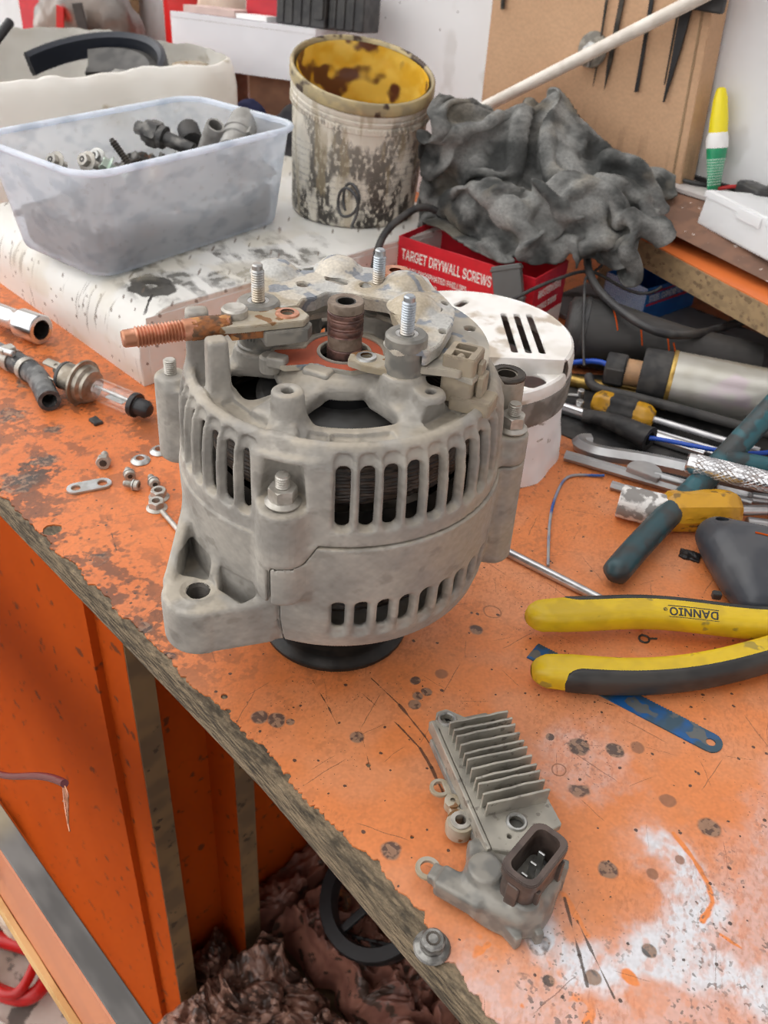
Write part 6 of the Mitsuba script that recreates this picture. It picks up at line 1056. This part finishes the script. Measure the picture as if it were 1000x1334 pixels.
# ---------------------------------------------------------------- back left
jp = Polygon([(-600, 40), (-562, 90), (-548, 160), (-545, 240), (-533, 300), (-552, 350), (-620, 364), (-690, 338), (-770, 290), (-810, 220), (-780, 60), (-690, 20)]).buffer(-30).buffer(30, quad_segs=12)
k = tag('white_jug', 'large white plastic jug with its side cut open, holding old metal rings', 'jug')
def pring(pg, n=160): return np.array([pg.exterior.interpolate(t, normalized=True).coords[0] for t in np.linspace(0, 1, n, endpoint=False)])
def jr(off, z, wob=0): r_ = pring(jp.buffer(off)); zz_ = np.full(len(r_), float(z)) + wob * (meshkit.fbm(np.concatenate([r_ / 22, np.zeros((len(r_), 1))], 1), 3, 3) - .5) * 2; return np.concatenate([r_, zz_[:, None]], 1)
part(k, 'wall', loft([jr(-14, 0), jr(-6, 2), jr(-1, 12), jr(0, 60), jr(0, 118), jr(-2.5, 133, 2), jr(-6, 141, 4), jr(-9, 142, 4), jr(-8, 138, 4), jr(-5.5, 130), jr(-4, 100), jr(-6, 20), jr(-14, 12)], False), 'jug_white', 60); part(k, 'bottom', ext(jp.buffer(-7), 2.2, 6), 'jug_white', False); part(k, 'moulded_ring', frame(trimesh.creation.torus(17, 1.2), (-562.5, 118, 104), (.35, .94, 0), (.94, -.35, 0.1)), 'jug_white', 50, 'moulded ring mark')
def arcring(c, n_, r0, r1, h, a0, a1, mat, key, label, cat, prof=None, nn=60):
    t = np.radians(np.linspace(a0, a1, nn)); pr = np.array(prof or [(r0, 0), (r1, 0), (r1, h), (r0, h)]); R_ = []
    m = sweep(np.stack([np.cos(t), np.sin(t), t * 0], 1), pr[:, ::1] * 0 + pr, up=(0, 0, 1)) if False else None
    V_ = np.concatenate([np.stack([pr[:, 0] * math.cos(q), pr[:, 0] * math.sin(q), pr[:, 1]], 1) for q in t]); n_p = len(pr); j = np.arange(n_p); j2 = (j + 1) % n_p; F = []
    for i in range(nn - 1): F += [np.stack([i * n_p + j, (i + 1) * n_p + j, (i + 1) * n_p + j2], 1), np.stack([i * n_p + j, (i + 1) * n_p + j2, i * n_p + j2], 1)]
    V_ = np.vstack([V_, V_[:n_p].mean(0), V_[-n_p:].mean(0)]); F += [np.stack([j * 0 + nn * n_p, j, j2], 1), np.stack([j * 0 + nn * n_p + 1, (nn - 1) * n_p + j2, (nn - 1) * n_p + j], 1)]
    m = trimesh.Trimesh(V_, np.vstack(F), process=False)
    if m.volume < 0: m.invert()
    return frame(m, c, (1, .2, 0), n_)
k = tag('metal_ring', 'large black metal ring section, the biggest piece in the white jug', 'ring'); rn = vec(.20, -.24, .95)
part(k, 'band', arcring((-640, 224, 108), rn, 62, 70, 24, -40, 175, 'x', '', '', '', [(79, 0), (86, -2), (88, 2), (88, 20), (84, 22), (80, 18)]), 'ring_blue_black', 40, 'blue-black outer band')
part(k, 'inner_disc', arcring((-640, 224, 108), rn, 30, 62, 8, -60, 130, 'x', '', '', '', [(30, 0), (50, -4), (70, 2), (76, 10), (70, 12), (50, 4), (30, 6)]), 'ring_dark', 40, 'stepped dark disc')
add('metal_collar', arcring((-706, 150, 134), (.3, -.5, .8), 12, 22, 14, -30, 250, 'x', '', '', '', [(13, 0), (22, 0), (23, 3), (21, 14), (13, 12)]), 'fitting_grey', 40, 'grey open metal collar next to the black ring in the jug', 'collar')
add('dark_block', move(rough(bx(-22, 22, -14, 14, 0, 40, 3), .8, 10, 2, 6), (-668, 118, 112), 30), 'tool_grey', 40, 'dark grey block at the frame side of the jug', 'block'); add('black_lever', rod((-684, 140, 128), (-716, 196, 160), 4, 4.6), 'black_metal', 35, 'black lever sticking up out of the jug', 'lever'); add('pale_tag', move(bx(-7, 7, -5, 5, 0, 1.2, .3), (-612, 250, 128), 30, 0, 10), 'fitting_grey', 30, 'small pale plate lying inside the black ring', 'plate')
add('jug_bracket', rough(bx(-580, -556, 286, 318, 112, 140, 4), 2, 8, 3, 4), 'bracket_tan', 40, 'tan dirty bracket in the corner of the jug under its torn edge', 'bracket')
add('ring_scrap', rough(bx(-720, -590, 120, 300, 40, 92, 12), 6, 18, 3, 10), 'scrap_heap', 40, 'dark metal scrap filling the bottom of the white jug', 'scrap', kind='stuff')
# long white carton with things on it
k = tag('white_carton', 'long plain white carton standing above wood blocks at the back', 'carton')
ex, ey = vec(-.891, -.454), vec(-.454, .891); c0_ = vec(-545, 440)
def cpt(l, d, z): return np.array([*(c0_ + ex * l + ey * d), z])
zt_ = lambda l, d: 164 + .001 * l - .146 * d
bxm = m3.Manifold.hull_points([cpt(l, d, zt_(l, d) - h) for l in (0, 168) for d in (0, 96) for h in (0, 52)])
part(k, 'body', tm(bxm), 'carton_white', False); part(k, 'lid_line', tm(m3.Manifold.hull_points([cpt(l, d, zt_(l, d) - h) for l in (-.3, 168.3) for d in (-.3, .2) for h in (5.2, 5.8)])), 'pale_ledge', False, 'faint lid seam')
for i, (l, d, w, h, lb) in enumerate(((30, 14, 54, 108, 'wood block under the corner of the white carton'), (112, 20, 50, 106, 'second wood block further back under the white carton'))): add(num('wood_block'), m3.Manifold.hull_points([cpt(l + a_, d + b_, z_ if z_ == 0 else zt_(l + a_, d + b_) - 52.6) for a_ in (0, w) for b_ in (0, 46) for z_ in (0, 1)]), 'block_wood', False, lb, 'wood block')
def blob(c, r, amp, seed, s=26, n=4):
    m = trimesh.creation.icosphere(n, 1.0); m.vertices *= np.array(r); return move(rough(m, amp, s, seed), c)
add(num('dark_cloth'), blob((-535, 402, 46), (40, 30, 46), 9, 4, 22), 'cloth_black', 60, 'black crumpled cloth beside the bucket under the white carton', 'cloth'); add(num('dark_cloth'), blob((-602, 396, 46), (26, 20, 48), 7, 9, 20), 'cloth_navy', 60, 'dark blue crumpled cloth between jug and wood block', 'cloth')
k = tag('black_module', 'black ribbed plastic module standing on the white carton', 'module'); 
def CF(l, d, dz=0): return lambda m: frame(m, cpt(l, d, zt_(l, d) + dz), (-ex[0], -ex[1], 0), (.146 * -.454 * -1 * 0, .146 * .891, 1))
mf = CF(54, 20, .3); part(k, 'case', mf([bx(0, 56, 0, 62, 0, 46, 2), bx(56, 96, 6, 56, 0, 40, 2)]), 'black_plastic', 30)
for x in (6, 16, 26, 36, 62, 72, 82): part(k, 'rib', mf(bx(x, x + 3.4, -2 if x < 56 else 4, .6 if x < 56 else 6.6, 2, 34, .8)), 'black_plastic', 30)
part(k, 'clip', mf(bx(44, 54, -3, 0, 8, 30, 1)), 'black_plastic', 30)
add('pink_board', CF(164, 20, .3)(bx(0, 62, 0, 52, 0, 7, .6)), 'pink_wood', False, 'pale pinkish board lying on the white carton', 'board'); add('folded_paper', CF(98, 14, .3)(rough(bx(0, 36, 0, 30, 0, 5, .6), .6, 12, 3, 6)), 'white_plastic', 30, 'folded white paper beside the black module', 'paper')
add(num('red_carton'), CF(104, 50, .3)(bx(0, 40, 0, 34, 0, 60, .8)), 'red_card', False, 'plain red carton behind the black module', 'carton')
# far corner
k = tag('clear_bag', 'grimy clear plastic bag of parts behind the jug in the far corner', 'bag'); part(k, 'film', blob((-1010, 430, 92), (110, 50, 80), 14, 3, 40), 'bag_film', True); part(k, 'red_strip', move(bx(-6, 6, -1, 1, -40, 40, .5), (-980, 374, 92), 20, 12), 'red_plastic', 30, 'red strip'); part(k, 'dark_strip', move(bx(-8, 8, -1, 1, -34, 40, .5), (-930, 384, 100), 20, -10), 'tool_grey', 30)
add(num('red_canister'), lathe([(0, 0), (34, 0), (36, 3), (36, 150), (30, 168), (0, 170)], 40).apply_translation((-860, 500, 0)), 'red_plastic', 40, 'glossy red canister between the clear bag and the beige sack', 'canister')
add('beige_sack', blob((-782, 490, 100), (36, 34, 92), 8, 8, 30), 'sack_beige', 60, 'beige sack standing behind the end of the white carton', 'sack'); add('brown_panel', bx(-1180, -1040, 500, 530, 0, 240, 1), 'tan_chipboard', False, 'brown board leaning in the far corner', 'board')
add('red_box', bx(-1260, -1120, 452, 500, 0, 130, 1), 'red_card', False, 'dark red box beside the clear bag in the far corner', 'box')

# ---------------------------------------------------------------- under and before the bench
k = tag('low_board', 'orange board standing on edge before the bench, its top edge grey and worn', 'board')
part(k, 'core', bx(-900, 330, -161, -148, -262, -150, .6), 'grey_edge', 30, 'worn grey chipboard top edge'); part(k, 'face', bx(-900, 330, -162.2, -161, -262, -151.5), 'lit_laminate', False, 'orange laminate face with bright light put into its pale colour'); part(k, 'back_face', bx(-900, 330, -148, -147, -262, -151.5), 'orange_panel', False)
part(k, 'batten', rough(bx(-900, 330, -167, -162.4, -262, -247, .8), .8, 30, 2, 10), 'pale_wood', 30, 'pale split wood edge along the foot of the face')
part(k, 'foot', bx(-880, -840, -160, -148, FLOOR, -262), 'pale_wood', False); part(k, 'foot', bx(280, 320, -160, -148, FLOOR, -262), 'pale_wood', False)
k = tag('maroon_wire', 'frayed maroon wire sticking out in front of the orange panel', 'wire'); part(k, 'sheath', tube([(-170, -152, -160), (-130, -150, -118), (-96, -150, -90), (-40, -149, -36), (4, -150, 4)], 1.7, 40, 10), 'maroon_plastic', 60); part(k, 'strands', [tube([(2, -150, 3), (8 + i, -151 - i, 2 - 3 * i), (3 + 3 * i, -152 - i, -7 - i)], .4, 12, 6) for i in range(5)], 'copper', 50, 'frayed ends', kind='stuff')
k = tag('red_cable', 'loop of thick red cable on the littered floor', 'cable'); part(k, 'loop', tube([(-534, -184, FLOOR + 9), (-440, -172, FLOOR + 9), (-379, -156, FLOOR + 13), (-349, -128, FLOOR + 18), (-361, -107, FLOOR + 16), (-396, -104, FLOOR + 12), (-428, -121, FLOOR + 11), (-487, -137, FLOOR + 9)], 9, 70, 12), 'red_plastic', 60); part(k, 'loop', tube([(-393, -97, FLOOR + 11), (-375, -114, FLOOR + 28), (-358, -137, FLOOR + 30), (-393, -160, FLOOR + 27)], 6, 40, 10), 'red_plastic', 60)
k = tag('red_strap', 'red strap end hanging at the near end of the low board', 'strap'); part(k, 'band', tube([(-200, -168, -200), (-168, -172, -170), (-140, -172, -158), (-128, -172, -176), (-124, -172, -200)], 5, 30, 8), 'red_plastic', 60)
add('engine_part', [rough(bx(-628, -511, -146, -62, FLOOR + .5, FLOOR + 80, 18), 8, 22, 3, 8), lathe([(0, 0), (26, 0), (26, 30), (18, 34), (8, 34), (8, 24), (0, 24)], 36).apply_translation((-545, -104, FLOOR + 74))], 'fitting_grey', 40, 'grey greasy machine part on the floor', 'machine part')
add('rag_lump', blob((-446, -96, FLOOR + 29), (46, 28, 29), 9, 3, 20), 'sack_beige', 60, 'beige lump of rag on the floor beside the red cable', 'rag')
def crumple(x0, x1, y0, y1, h, seed, n=90):
    X_, Y_ = np.meshgrid(np.linspace(0, 1, n), np.linspace(0, 1, n), indexing='ij'); p_ = np.stack([X_ * (x1 - x0) / 60, Y_ * (y1 - y0) / 60, X_ * 0], -1); wr = lambda s_, k_: 1 - np.abs(meshkit.fbm(p_ * s_ + k_, 3, seed + k_) * 2 - 1) * 2
    e_ = np.minimum(np.minimum(X_, 1 - X_), np.minimum(Y_, 1 - Y_)); z_ = SHELF + 2 + h * np.clip(.25 + e_ * 9, 0, 1) * np.clip(.45 + .35 * wr(.7, 1) + .28 * wr(2.1, 2) + .16 * wr(4.6, 4) + .10 * wr(11, 6), .02, 2)
    V_ = np.stack([x0 + X_ * (x1 - x0) + 16 * (meshkit.fbm(p_ * 2 + 7, 2, seed) - .5) * 2, y0 + Y_ * (y1 - y0) + 16 * (meshkit.fbm(p_ * 2 + 13, 2, seed) - .5) * 2, z_], -1).reshape(-1, 3); I = np.arange(n * n).reshape(n, n); q_ = np.stack([I[:-1, :-1], I[1:, :-1], I[1:, 1:], I[:-1, 1:]], -1).reshape(-1, 4)
    return trimesh.Trimesh(V_, np.vstack([q_[:, [0, 1, 2]], q_[:, [0, 2, 3]]]), process=False)
for (x0, x1, y0, y1, h_, sd, mt, lb) in ((-154, 60, -80, 65, 62, 3, 'film_brown', 'crumpled dirty brown plastic sheet, the nearest under the bench'), (-154, 50, 66, 260, 70, 8, 'film_pink', 'crumpled pinkish plastic sheet under the dark pulley'), (-193, -156, -24, 33, 40, 5, 'film_brown', 'small crumpled plastic sheet between the first two orange uprights'), (-193, -156, 54, 169, 50, 15, 'film_pink', 'crumpled plastic sheet between the second and third orange uprights')):
    m = crumple(x0, x1, y0, y1, h_, sd, 90 if x1 - x0 > 50 else 40); v = m.vertices; v[:, 0] = np.clip(v[:, 0], x0, x1); v[:, 1] = np.clip(v[:, 1], y0, y1); add(num('plastic_sheet'), m, mt, True, lb, 'plastic sheet')
k = tag('belt_pulley', 'dark ribbed pulley wheel on the plastic sheets under the bench', 'pulley'); part(k, 'rim', frame(lathe([(44, -10), (56, -10), (58, -6), (58, 6), (56, 10), (44, 10), (42, 0), (44, -10)], 60), (-70, 130, SHELF + 122), (1, .3, .2), (-.1, -.5, .8)), 'black_metal', 40); part(k, 'hub', frame([lathe([(0, -8), (16, -8), (16, 8), (0, 8)], 36)] + [move(bx(10, 46, -4, 4, -3, 3, 1), (0, 0, 0), q) for q in (0, 120, 240)], (-70, 130, SHELF + 122), (1, .3, .2), (-.1, -.5, .8)), 'black_metal', 40)
add('brass_ring', frame(trimesh.creation.torus(9, 3.4), (-112, 120, SHELF + 74), (1, 0, 0), (.2, -.5, .8)), 'rust', 50, 'small rusty ring lying next to the dark pulley', 'ring')
k = tag('drive_chain', 'black greasy chain lying under the bench edge', 'chain')
cpth = spline([(-90, 96, SHELF + 76), (-50, 116, SHELF + 82), (-10, 140, SHELF + 86), (40, 150, SHELF + 84)], 22)
for i in range(21):
    m_ = ext(LineString([(0, 0), (7, 0)]).buffer(3.4), -3.5, 3.5, .6); part(k, 'link', frame(m_, cpth[i], cpth[i + 1] - cpth[i], (0, -.4 if i % 2 else .4, 1)), 'black_metal', 30)
for i, (x, y, w_, d_, rz, t_) in enumerate(((-393, -242, 170, 110, 20, 4), (-540, -254, 135, 100, -15, 3), (-280, -213, 80, 66, 40, 5))): add(num('floor_sheet'), move(rough(bx(-w_ / 2, w_ / 2, -d_ / 2, d_ / 2, 0, t_, .5), .8, 30, 4, 12), (x, y, FLOOR + 1), rz), 'paper_grey', 30, ('largest pale sheet of card on the floor beside the red cable', 'pale sheet of card on the floor furthest from the bench', 'smallest pale scrap of card on the floor next to the low board')[i], 'card')
